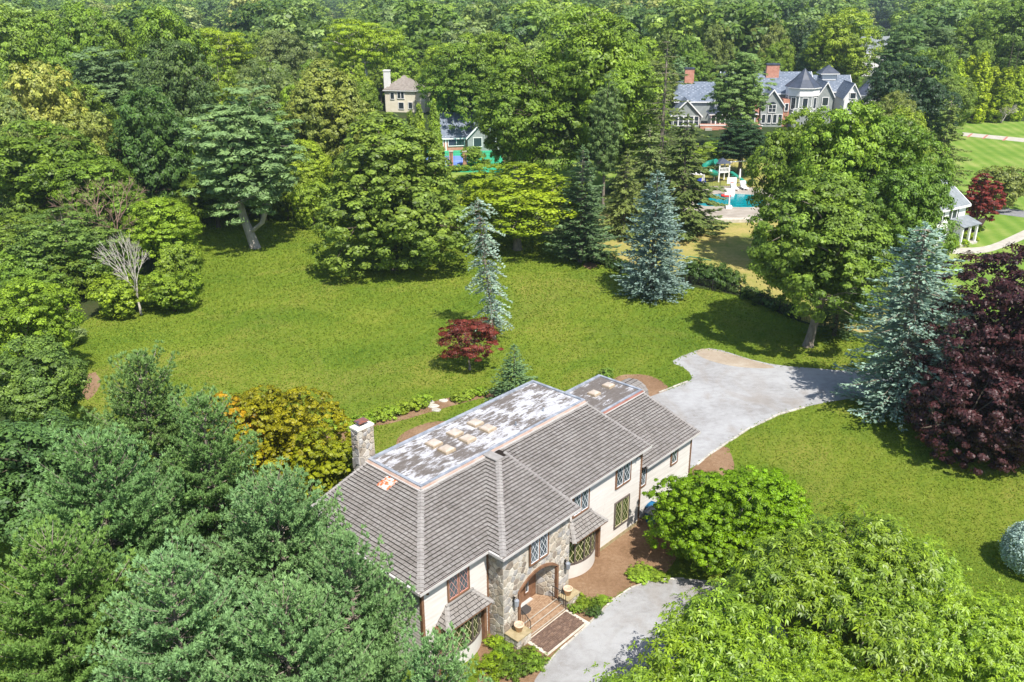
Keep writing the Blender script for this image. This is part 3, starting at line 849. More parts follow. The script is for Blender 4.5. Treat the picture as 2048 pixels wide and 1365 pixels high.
def caps(name, a, b, w=.17, step=.24, parent=None, lift=.05, wide=(0, 0, 0)):
    """overlapping ridge tiles from the eave (a) up to (b)"""
    a = Vector(a); b = Vector(b); d = (b - a); n = int(d.length / step); d /= n; u = d.normalized(); s = u.cross(Vector((0, 0, 1))).normalized(); up = s.cross(u)
    if up.z < 0: up = -up
    m = MB(); rr = random.Random(int(w * 1000 + n)); single = w > .11
    for i in range(n):
        if single: m = MB()
        p = a + d * i; q = p + d * 1.06; ww = w * rr.uniform(.93, 1.07)
        l0, l1 = lift + .02, lift
        c = p + up * (l0 + .012); e = q + up * (l1 + .004)
        p1, p2 = p - s * ww + up * (l0 - .03), p + s * ww + up * (l0 - .03); q1, q2 = q - s * ww + up * (l1 - .04), q + s * ww + up * (l1 - .04)
        m.poly([p1, c, e, q1], M_CAP); m.poly([c, p2, q2, e], M_CAP); m.poly([p1, p - s * ww, p + s * ww, p2, c], M_CAP)
        m.poly([p - s * ww - up * .0, p1, q1, q - s * ww], M_CAP); m.poly([p2, p + s * ww, q + s * ww, q2], M_CAP)
        if single: m.build('ridge_tile', parent or house)
    if single: return
    o = m.build(name, parent or house); o['kind'] = 'stuff'; return o

L1 = math.hypot(5.04, 1.25)
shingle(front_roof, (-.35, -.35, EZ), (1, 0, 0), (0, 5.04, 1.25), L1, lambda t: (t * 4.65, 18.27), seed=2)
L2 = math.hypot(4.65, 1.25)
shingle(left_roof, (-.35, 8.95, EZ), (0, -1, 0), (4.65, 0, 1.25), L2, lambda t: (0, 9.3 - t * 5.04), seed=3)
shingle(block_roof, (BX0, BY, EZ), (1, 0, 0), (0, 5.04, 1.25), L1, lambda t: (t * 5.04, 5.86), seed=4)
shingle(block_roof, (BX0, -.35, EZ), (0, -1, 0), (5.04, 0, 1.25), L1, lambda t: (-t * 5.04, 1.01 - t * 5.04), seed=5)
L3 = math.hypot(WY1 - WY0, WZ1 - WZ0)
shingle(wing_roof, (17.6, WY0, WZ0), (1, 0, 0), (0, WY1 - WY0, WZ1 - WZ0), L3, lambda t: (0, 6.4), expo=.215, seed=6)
caps('hip_cap_tiles', (-.35, -.35, EZ), (XS, YS, RZ), .17, parent=front_roof)
caps('hip_cap_tiles', (BX0, BY, EZ), (BX0 + 5.04, 3.68, RZ + .01), .17, parent=block_roof)
caps('rake_cap_tiles', (BX1 - .08, BY, EZ), (BX1 - .08, 3.9, RZ + .05), .1, parent=block_roof)
caps('rake_cap_tiles', (XR - .08, -.35, EZ), (XR - .08, YS, RZ), .1, parent=front_roof)
caps('rake_cap_tiles', (WX1 - .08, WY0, WZ0), (WX1 - .08, WY1, WZ1), .1, parent=wing_roof)
caps('rake_cap_tiles', (-.35, 8.87, EZ), (XS, 8.87, RZ), .1, parent=left_roof)
m = MB(); m.box(BX0 + 4.75, BX0 + 5.35, 3.55, 4.6, RZ + .02, RZ + .09, M_CAP); m.build('apex_cap', block_roof)

# --- flat roofs with curb and flashing
def flat_roof(name, x0, x1, y0, y1, z, mat, cop, left=True, right=True):
    m = MB(); m.box(x0, x1, y0, y1, z - .2, z + .03, mat); fr = m.build(name, house)
    c = MB(); w = .17; h = .12
    c.box(x0 - .06, x1 + .04, y0 - .08, y0 + w - .08, z - .02, z + h, M_ZINC); c.box(x0 - .06, x1 + .04, y1 - w, y1 + .05, z - .02, z + h, M_ZINC)
    if left: c.box(x0 - .08, x0 + w - .08, y0 + w - .08, y1 - w, z - .02, z + h, M_ZINC)
    if right: c.box(x1 - w + .04, x1 + .05, y0 + w - .08, y1 - w, z - .02, z + h, M_ZINC)
    c.build('roof_curb', fr)
    f = MB(); k = .2
    f.hexa([(x0 - k, y0 - k - .06, z - k * PK - .1), (x1, y0 - k - .06, z - k * PK - .1), (x1, y0 - .08, z - .1), (x0 - .05, y0 - .08, z - .1), (x0 - k, y0 - k - .06, z - k * PK + .045), (x1, y0 - k - .06, z - k * PK + .045), (x1, y0 - .08, z + .06), (x0 - .05, y0 - .08, z + .06)], cop)
    if left: f.hexa([(x0 - k - .06, y0 - k, z - k * PK - .1), (x0 - .08, y0 - .05, z - .1), (x0 - .08, y1, z - .1), (x0 - k - .06, y1, z - k * PK - .1), (x0 - k - .06, y0 - k, z - k * PK + .045), (x0 - .08, y0 - .05, z + .06), (x0 - .08, y1, z + .06), (x0 - k - .06, y1, z - k * PK + .045)], cop)
    f.build('copper_flashing', fr)
    f = MB(); f.box(x0 - k - .02, x1 + .02, y0 - k - .08, y0 - k - .05, z - k * PK - .03, z - k * PK + .075, M_TRIMW)
    if left: f.box(x0 - k - .1, x0 - k - .05, y0 - k - .1, y1, z - k * PK - .03, z - k * PK + .075, M_TRIMW)
    f.build('white_drip_edge', fr)
    return fr
flat1 = flat_roof('flat_roof', XS, XR, YS, YB + .3, RZ, M_FLAT1, M_COPPER)
flat2 = flat_roof('wing_flat_roof', 17.98, WX1, WY1, 8.05, WZ1, M_FLAT2, M_COPPER2, left=False)
def skylight(x, y, z, par, s=.37):
    m = MB(); m.box(x - s, x + s, y - s, y + s, z, z + .14, M_SKYF); o = m.build('skylight', par)
    d = MB(); a, b, c_ = s - .04, s - .11, s - .2
    def ring(r, zz): return [(x - r, y - r, zz), (x + r, y - r, zz), (x + r, y + r, zz), (x - r, y + r, zz)]
    rs = [ring(a, z + .14), ring(a, z + .17), ring(b, z + .22), ring(c_, z + .24)]
    for i in range(3):
        for j in range(4): d.poly([rs[i][j], rs[i][(j + 1) % 4], rs[i + 1][(j + 1) % 4], rs[i + 1][j]], M_DOME)
    d.poly(rs[3], M_DOME); d.build('skylight_dome', o)
for x in (7.81, 9.46, 11.13):
    for y in (6.47, 7.5): skylight(x, y, RZ + .03, flat1)
for x, y in ((21.36, 6.48), (23.0, 6.5)): skylight(x, y, WZ1 + .03, flat2, .33)
for x in (12.6, 15.1):
    m = MB(); m.tube([(x, 5.6, RZ), (x, 5.6, RZ + .28)], .05, M_ZINC, 8); m.build('vent_pipe', flat1)

# --- attic vent with rust on the left slope
m = MB(); vx, vy = 3.55, 6.55; vz = EZ + (vx + .35) * 1.25 / 4.65
M_RUST = surf('rusty_vent_paint', (0.6, 0.56, 0.52), (0.55, 0.13, 0.04), 4.2, 0.7, 0.2, lo=.45, hi=.56)
sl = 1.25 / 4.65
def onl(x, y, h): return (x, y, EZ + (x + .35) * sl + h)
m.hexa([onl(vx - .42, vy - .42, .02), onl(vx + .42, vy - .42, .02), onl(vx + .42, vy + .42, .02), onl(vx - .42, vy + .42, .02), onl(vx - .36, vy - .36, .09), onl(vx + .36, vy - .36, .09), onl(vx + .36, vy + .36, .09), onl(vx - .36, vy + .36, .09)], M_RUST)
vb = m.build('attic_vent', left_roof)
m = MB()
for i in range(3):
    r = .27 - i * .09; z = .09 + i * .035
    m.hexa([onl(vx - r, vy - r, z), onl(vx + r, vy - r, z), onl(vx + r, vy + r, z), onl(vx - r, vy + r, z), onl(vx - r * .8, vy - r * .8, z + .035), onl(vx + r * .8, vy - r * .8, z + .035), onl(vx + r * .8, vy + r * .8, z + .035), onl(vx - r * .8, vy + r * .8, z + .035)], M_RUST)
m.build('vent_hood', vb)

# --- gutters
def gutter(x0, x1, y, z, par=house):
    m = MB(); m.box(x0, x1, y - .12, y + .0, z - .15, z - .005, M_TRIMW); m.box(x0 + .02, x1 - .02, y - .095, y - .025, z - .005, z + .004, M_DBROWN); return m.build('gutter', par)
gutter(-.47, BX0 - .0, -.36, EZ + .01); gutter(BX1 + .02, XR, -.36, EZ + .01); gutter(BX0 - .13, BX1, BY - .01, EZ + .01); gutter(17.97, WX1, WY0 - .01, WZ0 + .01)
m = MB(); m.box(-.48, -.36, -.36, 8.95, EZ - .14, EZ + .005, M_TRIMW); m.build('gutter', house)
m = MB(); m.box(BX0 - .13, BX0 - .01, BY + .0, -.37, EZ - .14, EZ + .005, M_TRIMW); m.build('gutter', house)

# --- frames in space for facades
class Fr:
    def __init__(s, o, u): s.o = Vector(o); s.u = Vector((u[0], u[1], 0)).normalized(); s.n = Vector((s.u.y, -s.u.x, 0))
    def p(s, u, z, d=0.0): return s.o + s.u * u + Vector((0, 0, z)) + s.n * d
def fbox(m, F, u0, u1, z0, z1, d0, d1, mat):
    m.hexa([F.p(u0, z0, d1), F.p(u1, z0, d1), F.p(u1, z0, d0), F.p(u0, z0, d0), F.p(u0, z1, d1), F.p(u1, z1, d1), F.p(u1, z1, d0), F.p(u0, z1, d0)], mat)
def lattice(m, F, u0, u1, z0, z1, mat, d=.03, nx=2.0, w=.024, asp=1.75):
    """diagonal glazing bars clipped to the pane"""
    W = u1 - u0; Hh = z1 - z0; du = W / nx; dz = du * asp
    for sg in (1, -1):
        k = -40
        while k < 40:
            # line: (u-u0)/du - sg*(z-z0)/dz = k + .5
            pts = []
            for uu in (u0, u1):
                zz = z0 + sg * ((uu - u0) / du - k - .5) * dz
                if z0 - 1e-6 <= zz <= z1 + 1e-6: pts.append((uu, zz))
            for zz in (z0, z1):
                uu = u0 + du * (k + .5 + sg * (zz - z0) / dz)
                if u0 - 1e-6 <= uu <= u1 + 1e-6: pts.append((uu, zz))
            if len(pts) >= 2:
                pts.sort(); a, b = pts[0], pts[-1]
                L = math.hypot(b[0] - a[0], b[1] - a[1])
                if L > .03:
                    sx, sz = -(b[1] - a[1]) / L * w / 2, (b[0] - a[0]) / L * w / 2
                    m.poly([F.p(a[0] - sx, a[1] - sz, d), F.p(b[0] - sx, b[1] - sz, d), F.p(b[0] + sx, b[1] + sz, d), F.p(a[0] + sx, a[1] + sz, d)], mat)
            k += 1
def window(F, u0, u1, z0, z1, par, n=2, lat=M_LATW, trim=M_BROWN, gl=M_GLASS, tw=.09, name='window', nx=2.0, lw=.019):
    m = MB()
    fbox(m, F, u0 - tw, u0, z0 - tw, z1 + tw, .0, .07, trim); fbox(m, F, u1, u1 + tw, z0 - tw, z1 + tw, .0, .07, trim)
    fbox(m, F, u0, u1, z1, z1 + tw, .0, .07, trim); fbox(m, F, u0, u1, z0 - tw, z0, .0, .085, trim)
    for i in range(1, n):
        c = u0 + (u1 - u0) * i / n; fbox(m, F, c - .035, c + .035, z0, z1, .0, .06, trim)
    o = m.build(name, par)
    for i in range(n):
        a = u0 + (u1 - u0) * i / n + (.035 if i else 0); b = u0 + (u1 - u0) * (i + 1) / n - (.035 if i < n - 1 else 0)
        g = MB(); g.poly([F.p(a, z0, .026), F.p(b, z0, .026), F.p(b, z1, .026), F.p(a, z1, .026)], gl); g.build('pane', o)
        l = MB(); s = .03
        fbox(l, F, a, a + s, z0, z1, .027, .045, lat); fbox(l, F, b - s, b, z0, z1, .027, .045, lat); fbox(l, F, a + s, b - s, z0, z0 + s, .027, .045, lat); fbox(l, F, a + s, b - s, z1 - s, z1, .027, .045, lat)
        if nx: lattice(l, F, a + s, b - s, z0 + s, z1 - s, lat, .04, nx, lw)
        l.build('lattice', o)
    return o
F0 = Fr((0, -.022, 0), (1, 0)); FB = Fr((0, -1.07, 0), (1, 0)); FW = Fr((0, .178, 0), (1, 0))
w = window(F0, 1.65, 2.92, 3.72, 5.05, house, lat=M_LATP); w['label'] = 'upstairs window with pink diamond glazing bars'
window(F0, 11.06, 12.36, 3.74, 5.1, house); window(F0, 15.03, 16.36, 3.74, 5.1, house)
w = window(F0, 15.05, 16.36, 1.0, 2.62, house, lat=M_LATY, trim=M_DBROWN, gl=M_GLASSG); w['label'] = 'ground floor window with cream diamond glazing bars'
window(FW, 17.86, 18.36, 2.42, 3.55, house, n=1); window(FW, 21.28, 21.9, 2.5, 3.5, house, n=1)

# --- stone entrance block
def clip(poly, a, b, c):
    """keep a*x+b*y<=c"""
    out = []
    for i in range(len(poly)):
        p, q = poly[i], poly[(i + 1) % len(poly)]
        dp, dq = a * p[0] + b * p[1] - c, a * q[0] + b * q[1] - c
        if dp <= 0: out.append(p)
        if dp * dq < 0:
            t = dp / (dp - dq); out.append((p[0] + (q[0] - p[0]) * t, p[1] + (q[1] - p[1]) * t))
    return out
def arch_z(u, c=7.0, hw=1.58, zs=2.42, rise=.7):
    R = (hw * hw + rise * rise) / (2 * rise); return zs + rise - R + math.sqrt(max(R * R - (u - c) ** 2, 0))
def stones(F, u0, u1, z0, z1, par, n, seed, holes=(), gap=.024, depth=.035, relax=3):
    rr = random.Random(seed)
    pts = [(rr.uniform(u0, u1), rr.uniform(z0, z1)) for _ in range(n)]
    base = [(u0, z0), (u1, z0), (u1, z1), (u0, z1)]
    def cells():
        cs = []
        for i, p in enumerate(pts):
            poly = base
            near = sorted(pts, key=lambda q: (q[0] - p[0]) ** 2 + (q[1] - p[1]) ** 2)[1:16]
            for q in near:
                a, b = q[0] - p[0], q[1] - p[1]
                if abs(a) + abs(b) < 1e-6: continue
                poly = clip(poly, a, b, a * (p[0] + q[0]) / 2 + b * (p[1] + q[1]) / 2)
                if len(poly) < 3: break
            cs.append(poly)
        return cs
    for _ in range(relax):
        cs = cells(); pts = [((sum(v[0] for v in c) / len(c)) * .55 + p[0] * .45, (sum(v[1] for v in c) / len(c)) * .55 + p[1] * .45) if len(c) > 2 else p for c, p in zip(cs, pts)]
    cnt = 0
    for c, p in zip(cells(), pts):
        if len(c) < 3: continue
        skip = False
        for h in holes:
            r = h(p)
            if r is True: skip = True; break
            if r: c = clip(c, *r)
            if len(c) < 3: skip = True; break
        if skip: continue
        cx = sum(v[0] for v in c) / len(c); cz = sum(v[1] for v in c) / len(c)
        rad = min(math.hypot(v[0] - cx, v[1] - cz) for v in c)
        if rad < .045: continue
        k1 = max(.3, 1 - gap / rad * 1.1); k2 = max(.25, 1 - (gap + .03) / rad)
        dd = depth * rr.uniform(.55, 1.25)
        outr = [(cx + (v[0] - cx) * k1, cz + (v[1] - cz) * k1) for v in c]; inn = [(cx + (v[0] - cx) * k2, cz + (v[1] - cz) * k2) for v in c]
        m = MB(); mt = rr.choices(STONES, (3, 3, 4, 1.6, 2.4))[0]; q = len(c)
        tilt = rr.uniform(-.012, .012)
        m.poly([F.p(v[0], v[1], dd + tilt * (1 if v[0] > cx else -1)) for v in inn], mt)
        for i in range(q):
            j = (i + 1) % q
            m.poly([F.p(*outr[i], 0.0), F.p(*outr[j], 0.0), F.p(*outr[j], dd * .6), F.p(*outr[i], dd * .6)], mt)
            m.poly([F.p(*outr[i], dd * .6), F.p(*outr[j], dd * .6), F.p(*inn[j], dd), F.p(*inn[i], dd)], mt)
        m.build('stone', par); cnt += 1
    return cnt
def rect_hole(a0, a1, b0, b1):
    def f(p):
        if a0 < p[0] < a1 and b0 < p[1] < b1: return True
        dx = max(a0 - p[0], 0, p[0] - a1); dz = max(b0 - p[1], 0, p[1] - b1)
        if math.hypot(dx, dz) > .6: return None
        if dx >= dz: return (1, 0, a0) if p[0] < a0 else (-1, 0, -a1)
        return (0, 1, b0) if p[1] < b0 else (0, -1, -b1)
    return f
def arch_hole(p):
    u, z = p; lo, hi = 5.42, 8.58
    if lo < u < hi and z < arch_z(u): return True
    if z < 2.42 + .02:
        if u <= lo and lo - u < .7: return (1, 0, lo)
        if u >= hi and u - hi < .7: return (-1, 0, -hi)
        return None
    R = (1.58 ** 2 + .7 ** 2) / 1.4; cz = 3.12 - R; d = math.hypot(u - 7, z - cz)
    if d - R > .7: return None
    nx, nz = (u - 7) / d, (z - cz) / d
    return (-nx, -nz, -(nx * 7 + nz * cz + R))
sw = MB(); FS = Fr((0, -1.01, 0), (1, 0))
for a, b, c_, d in ((4.38, 5.42, -.1, 5.4), (8.58, 9.54, -.1, 5.4)): sw.box(a, b, -1.01, -.76, c_, d, M_MORTAR)
N_ = 18
for i in range(N_):
    ua = 5.42 + 3.16 * i / N_; ub = 5.42 + 3.16 * (i + 1) / N_; za, zb = arch_z(ua), arch_z(ub)
    sw.hexa([(ua, -1.01, za), (ub, -1.01, zb), (ub, -.76, zb), (ua, -.76, za), (ua, -1.01, 5.4), (ub, -1.01, 5.4), (ub, -.76, 5.4), (ua, -.76, 5.4)], M_MORTAR)
sw.box(4.38, 4.63, -.76, -.001, -.1, 5.4, M_MORTAR); sw.box(9.29, 9.54, -.76, -.001, -.1, 5.4, M_MORTAR); sw.box(4.63, 9.29, -.76, -.001, 3.3, 3.4, M_WALL)
stone_wall = sw.build('stone_wall', house); stone_wall['label'] = 'fieldstone entrance front with pale mortar'
stones(FS, 4.38, 9.54, -.05, 5.38, stone_wall, 240, 11, [rect_hole(6.1, 7.82, 3.5, 5.4), arch_hole])
stones(Fr((4.38, 0, 0), (0, -1)), 0.0, 1.04, -.05, 5.38, stone_wall, 62, 12)
m = MB(); ang = math.atan2(-.95, .5); m.hexa([(7.97, -.06, .3), (8.47, -.97, .3), (8.6, -.9, .3), (8.12, -.001, .3), (7.97, -.06, 3.3), (8.47, -.97, 3.3), (8.6, -.9, 3.3), (8.12, -.001, 3.3)], M_MORTAR)
rec = m.build('porch_side_wall', house)
FR_ = Fr((8.47, -.97, 0), (-.5, .91)); FR_.n = -FR_.n if FR_.n.x > 0 else FR_.n
stones(FR_, .02, 1.02, .34, 3.1, rec, 30, 13, depth=.035)
window(FB, 6.32, 7.6, 3.7, 5.12, house)
# arch trim
m = MB()
for i in range(N_):
    ua = 5.42 + 3.16 * i / N_; ub = 5.42 + 3.16 * (i + 1) / N_; za, zb = arch_z(ua), arch_z(ub); t = .15
    m.hexa([(ua, -1.1, za - t), (ub, -1.1, zb - t), (ub, -.74, zb - t), (ua, -.74, za - t), (ua, -1.1, za), (ub, -1.1, zb), (ub, -.74, zb), (ua, -.74, za)], M_BROWN)
m.box(5.42, 5.57, -1.1, -.74, 0, 2.3, M_BROWN); m.box(8.43, 8.58, -1.1, -.74, .3, 2.3, M_BROWN); m.build('arch_frame', house)
# door
m = MB(); m.box(5.55, 7.95, -.03, -.012, .36, 3.25, M_BROWN); bk = m.build('door_surround', house)
F_D = Fr((0, -.03, 0), (1, 0))
m = MB(); fbox(m, F_D, 5.75, 6.75, .42, 2.6, 0, .05, M_DOOR); dr = m.build('door', house)
m = MB()
for a, b in ((5.87, 6.2), (6.3, 6.63)):
    for c_, d in ((.6, 1.2), (1.35, 2.4)): fbox(m, F_D, a, b, c_, d, .05, .07, M_DOOR)
m.build('door_panel', dr)
m = MB(); m.tube([F_D.p(6.67, 1.62, .06), F_D.p(6.67, 1.55, .12), F_D.p(6.67, 1.38, .12), F_D.p(6.67, 1.3, .06)], .022, M_BRASS, 6); m.build('door_handle', dr)
m = MB(); fbox(m, F_D, 5.75, 7.5, .36, .42, 0, .2, M_TRIMW); m.build('door_sill', dr)
window(F_D, 7.05, 7.3, .95, 2.35, house, n=1, lat=M_LATW, nx=0, tw=.06, name='sidelight')
# landing and steps
st = MB(); st.box(5.57, 8.42, -1.14, -.001, -.05, .36, M_BRICK); st.box(5.5, 8.44, -1.47, -1.14, -.05, .24, M_BRICK); st.box(5.42, 8.48, -1.8, -1.47, -.05, .12, M_BRICK); steps = st.build('steps', house)
rr = random.Random(9); b = MB()
for y0, y1, z, x0, x1 in ((-1.14, -.95, .36, 5.6, 8.4), (-.945, -.75, .36, 5.6, 8.4), (-.745, -.55, .36, 5.6, 8.2), (-.545, -.35, .36, 5.6, 8.05), (-.345, -.15, .36, 5.6, 7.95), (-1.47, -1.3, .24, 5.5, 8.42), (-1.3, -1.15, .24, 5.5, 8.42), (-1.8, -1.63, .12, 5.44, 8.46), (-1.63, -1.48, .12, 5.44, 8.46)):
    x = x0
    while x < x1:
        b.box(x, min(x + .082, x1), y0 + .006, y1 - .006, z, z + .012 + rr.uniform(0, .004), M_BRICK); x += .097
b.build('step_bricks', steps)['kind'] = 'stuff'
m = MB()
for y, z, a, c_ in ((-1.15, .375, 5.57, 8.42), (-1.48, .255, 5.5, 8.44), (-1.81, .135, 5.42, 8.48)): m.box(a, c_, y, y + .035, z - .03, z + .004, M_CONC)
m.build('step_nosing', steps)
m = MB(); m.box(5.1, 8.42, -3.3, -1.82, -.03, .03, M_MORTAR); walk = m.build('front_walk', house)
b = MB(); y = -3.18
while y < -1.92:
    x = 5.22 + (rr.random() * .1)
    while x < 8.22:
        b.box(x, min(x + .2, 8.28), y, y + .088, .03, .045, rr.choice([M_BRICKD, M_BRICKD, M_BRICKM])); x += .212
    y += .1
b.build('walk_bricks', walk)['kind'] = 'stuff'
# pedestals
def pedestal(x0, x1, y0, y1, h, n, seed):
    m = MB(); m.box(x0, x1, y0, y1, -.1, h, M_MORTAR); o = m.build('pedestal', house)
    stones(Fr((x0, y0, 0), (1, 0)), 0, x1 - x0, 0, h - .02, o, n, seed, depth=.03); stones(Fr((x0, y0, 0), (0, -1)), -(y1 - y0), 0, 0, h - .02, o, n - 2, seed + 1, depth=.03)
    m = MB(); m.box(x0 - .05, x1 + .05, y0 - .05, y1, h, h + .06, M_SANDST); m.build('pedestal_cap', o)
pedestal(4.4, 5.4, -1.95, -1.08, .56, 8, 21); pedestal(8.6, 9.55, -1.75, -1.08, .4, 7, 23)
# iron railings
def railing(x0, x1):
    m = MB(); A = Vector((x0, -1.05, .36)); B = Vector((x1, -1.82, .1)); n = 6
    f = lambda s, h: A.lerp(B, s) + Vector((0, 0, h - .1 * math.sin(s * 3.1) * -.6))
    m.tube([f(i / 6, .92) for i in range(7)], .022, M_IRON, 6); m.tube([f(i / 6, .12) for i in range(7)], .012, M_IRON, 5)
    for i in range(n + 1): m.tube([f(i / n, .0 if i in (0, n) else .12), f(i / n, .92)], .018 if i in (0, n) else .011, M_IRON, 5)
    m.build('railing', house)
railing(5.62, 5.5); railing(8.15, 8.3)
# lanterns
for x in (5.05, 9.12):
    m = MB(); m.box(x - .05, x + .05, -1.13, -1.05, 2.15, 2.45, M_IRON); m.tube([(x, -1.1, 2.4), (x, -1.25, 2.5), (x, -1.3, 2.42)], .015, M_IRON, 5)
    m.lathe([(.02, .46), (.13, .36), (.14, .34), (.1, 0), (.03, -.08), (.0, -.1)], M_ZINC, (x, -1.28, 1.98), 6); l = m.build('wall_lantern', house)
    m = MB(); m.lathe([(.115, .3), (.085, .04)], M_GLASS, (x, -1.28, 1.98), 6); m.build('lantern_glass', l)
m = MB(); m.box(16.98, 17.08, -.09, -.02, 4.88, 4.98, M_ZINC); m.tube([(17.0, -.08, 4.92), (16.86, -.2, 4.9)], [.03, .09], M_ZINC, 8); m.tube([(17.06, -.08, 4.95), (17.2, -.2, 4.98)], [.03, .08], M_BROWN, 8); m.build('floodlight', house)
m = MB(); m.box(.25, .4, -.1, -.02, 5.0, 5.12, M_ZINC); m.tube([(.3, -.08, 5.05), (.2, -.2, 4.98)], [.03, .08], M_BROWN, 8); m.build('floodlight', house)

# --- bow windows
def bow(xc, name_label):
    hw, pr, y0 = 1.5, .58, -.02
    R = (hw * hw + pr * pr) / (2 * pr)
    def P(s):   # s -1..1
        x = s * hw; return (xc + x, y0 - (math.sqrt(R * R - x * x) - (R - pr)))
    n = 5; pts = [P(-1 + 2 * i / n) for i in range(n + 1)]
    m = MB(); arc = [P(-1 + 2 * i / 20) for i in range(21)]
    m.prism(arc + [(xc + hw, 0.0), (xc - hw, 0.0)], -.05, .86, M_WALL); bw = m.build('bow_window', house); bw['label'] = name_label
    m = MB(); m.prism(arc + [(xc + hw, 0.0), (xc - hw, 0.0)], .86, .95, M_DBROWN); m.build('sill', bw)
    m = MB(); inner = [(xc + (x - xc) * .96, y * .9) for x, y in arc]; m.prism(inner + [(xc + hw * .96, 0.0), (xc - hw * .96, 0.0)], .95, 2.75, M_GLASSG); m.build('pane', bw)
    l = MB(); f = MB()
    for i in range(n):
        a, b = pts[i], pts[i + 1]; F = Fr((a[0], a[1], 0), (b[0] - a[0], b[1] - a[1])); L = math.hypot(b[0] - a[0], b[1] - a[1])
        fbox(f, F, -.035, .035, .95, 2.7, -.03, .05, M_DBROWN); fbox(f, F, L - .035, L + .035, .95, 2.7, -.03, .045, M_DBROWN)
        fbox(f, F, .035, L - .035, .95, 1.02, -.02, .03, M_DBROWN); fbox(f, F, .035, L - .035, 2.5, 2.72, -.02, .03, M_DBROWN)
        lattice(l, F, .05, L - .05, 1.02, 2.5, M_LATY, .012, 1.6, .026)
    f.build('mullions', bw); l.build('lattice', bw)
    for s in (-1, 1):
        m = MB(); x = xc + s * (hw + .05); m.box(x - .09, x + .09, -.28, -.024, .0, 2.72, M_BROWN); m.build('post', bw)
    # little hipped roof
    ex0, ex1, ey, ez, tx0, tx1, tz = xc - 1.4 - .1, xc + 1.4 + .1, -.86, 2.78, xc - .8, xc + .8, 3.5
    m = MB(); A, B, C_, D = (ex0, ey, ez), (ex1, ey, ez), (tx1, -.02, tz), (tx0, -.02, tz); E_, G = (ex0, -.02, ez), (ex1, -.02, ez); dn = .08
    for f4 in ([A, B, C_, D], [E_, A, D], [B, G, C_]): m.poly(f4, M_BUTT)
    dz = lambda p: (p[0], p[1], p[2] - dn)
    for a, b in ((A, B), (B, G), (E_, A)): m.poly([dz(a), dz(b), b, a], M_BROWN)
    m.poly([dz(E_), dz(G), dz(B), dz(A)], M_BROWN)
    rf = m.build('bow_roof', house)
    k = .7 / (ex1 - ex0)
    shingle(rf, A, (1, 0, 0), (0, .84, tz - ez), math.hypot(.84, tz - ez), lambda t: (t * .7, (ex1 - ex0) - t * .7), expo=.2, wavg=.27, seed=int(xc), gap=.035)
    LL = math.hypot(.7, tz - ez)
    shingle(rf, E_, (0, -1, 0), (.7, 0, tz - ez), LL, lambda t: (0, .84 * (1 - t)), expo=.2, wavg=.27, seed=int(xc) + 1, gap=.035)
    caps('hip_cap_tiles', A, D, .12, .22, rf, .03); caps('hip_cap_tiles', B, C_, .12, .22, rf, .03)
    m = MB(); m.box(tx0 - .12, tx1 + .12, -.14, -.03, tz - .02, tz + .07, M_CAP); m.build('bow_roof_ridge', rf)
bow(2.3, 'left bow window of five diamond paned lights'); bow(11.7, 'right bow window of five diamond paned lights')

# --- chimney
m = MB(); cx0, cx1, cy0, cy1 = 3.72, 4.78, 8.98, 9.58; m.box(cx0, cx1, cy0, cy1, -.1, 8.7, M_MORTAR); ch = m.build('chimney', house)
stones(Fr((cx0, cy0, 0), (1, 0)), 0, cx1 - cx0, 5.2, 8.68, ch, 38, 31, depth=.05); stones(Fr((cx0, cy0, 0), (0, -1)), -(cy1 - cy0), 0, 4.5, 8.68, ch, 26, 32, depth=.05)
FRt = Fr((cx1, cy0, 0), (0, 1)); stones(FRt, 0, cy1 - cy0, 5, 8.68, ch, 22, 33, depth=.04)
m = MB(); m.box(cx0 - .05, cx1 + .05, cy0 - .05, cy1 + .05, 8.7, 8.8, M_CHIM_CAP); m.build('chimney_crown', ch)
m = MB(); m.tube([(4.3, 9.35, 8.8), (4.3, 9.35, 8.98)], .13, M_IRON, 10)
M_CAPM = surf('rusted_cap', (0.07, 0.06, 0.09), (0.3, 0.1, 0.05), 2.5, 0.6, 0.3)
m.box(4.3 - .32, 4.3 + .32, 9.35 - .26, 9.35 + .26, 8.98, 9.04, M_CAPM); m.build('chimney_cap', ch)

# --- small vestibule with a curved shake roof at the end of the wing
yc, hwv, ze, rise, xa, xb = 6.9, 1.15, 3.68, .8, 24.02, 26.9
m = MB(); m.box(xa, xb - .15, yc - hwv + .15, yc + hwv - .15, -.05, ze + .1, M_WALL); eb = m.build('vestibule_wall', house)
m = MB(); nseg = 9; rr = random.Random(4)
def vp(i, x, o=0.0):
    a = math.pi * i / nseg
    return (x, yc - (hwv + o) * math.cos(a), ze + (rise + o) * math.sin(a))
for i in range(nseg):
    x = xa
    while x < xb - .05:
        xe = min(xb, x + rr.uniform(.24, .34)); k = .045 if i < nseg / 2 else 0.0; k2 = .045 - k
        m.poly([vp(i, x, k), vp(i, xe - .015, k), vp(i + 1, xe - .015, k2), vp(i + 1, x, k2)], rr.choice(TILES[:3])); x = xe
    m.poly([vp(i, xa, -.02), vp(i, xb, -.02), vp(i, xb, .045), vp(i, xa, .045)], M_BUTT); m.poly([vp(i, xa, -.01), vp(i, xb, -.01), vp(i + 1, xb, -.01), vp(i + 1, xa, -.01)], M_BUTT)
m.poly([vp(i, xb - .03) for i in range(nseg + 1)], M_WALL)
m.build('curved_roof', eb)
m = MB(); m.box(xb - .16, xb - .04, yc - hwv + .1, yc - hwv + .22, 0, ze, M_BROWN); m.build('corner_board', eb)

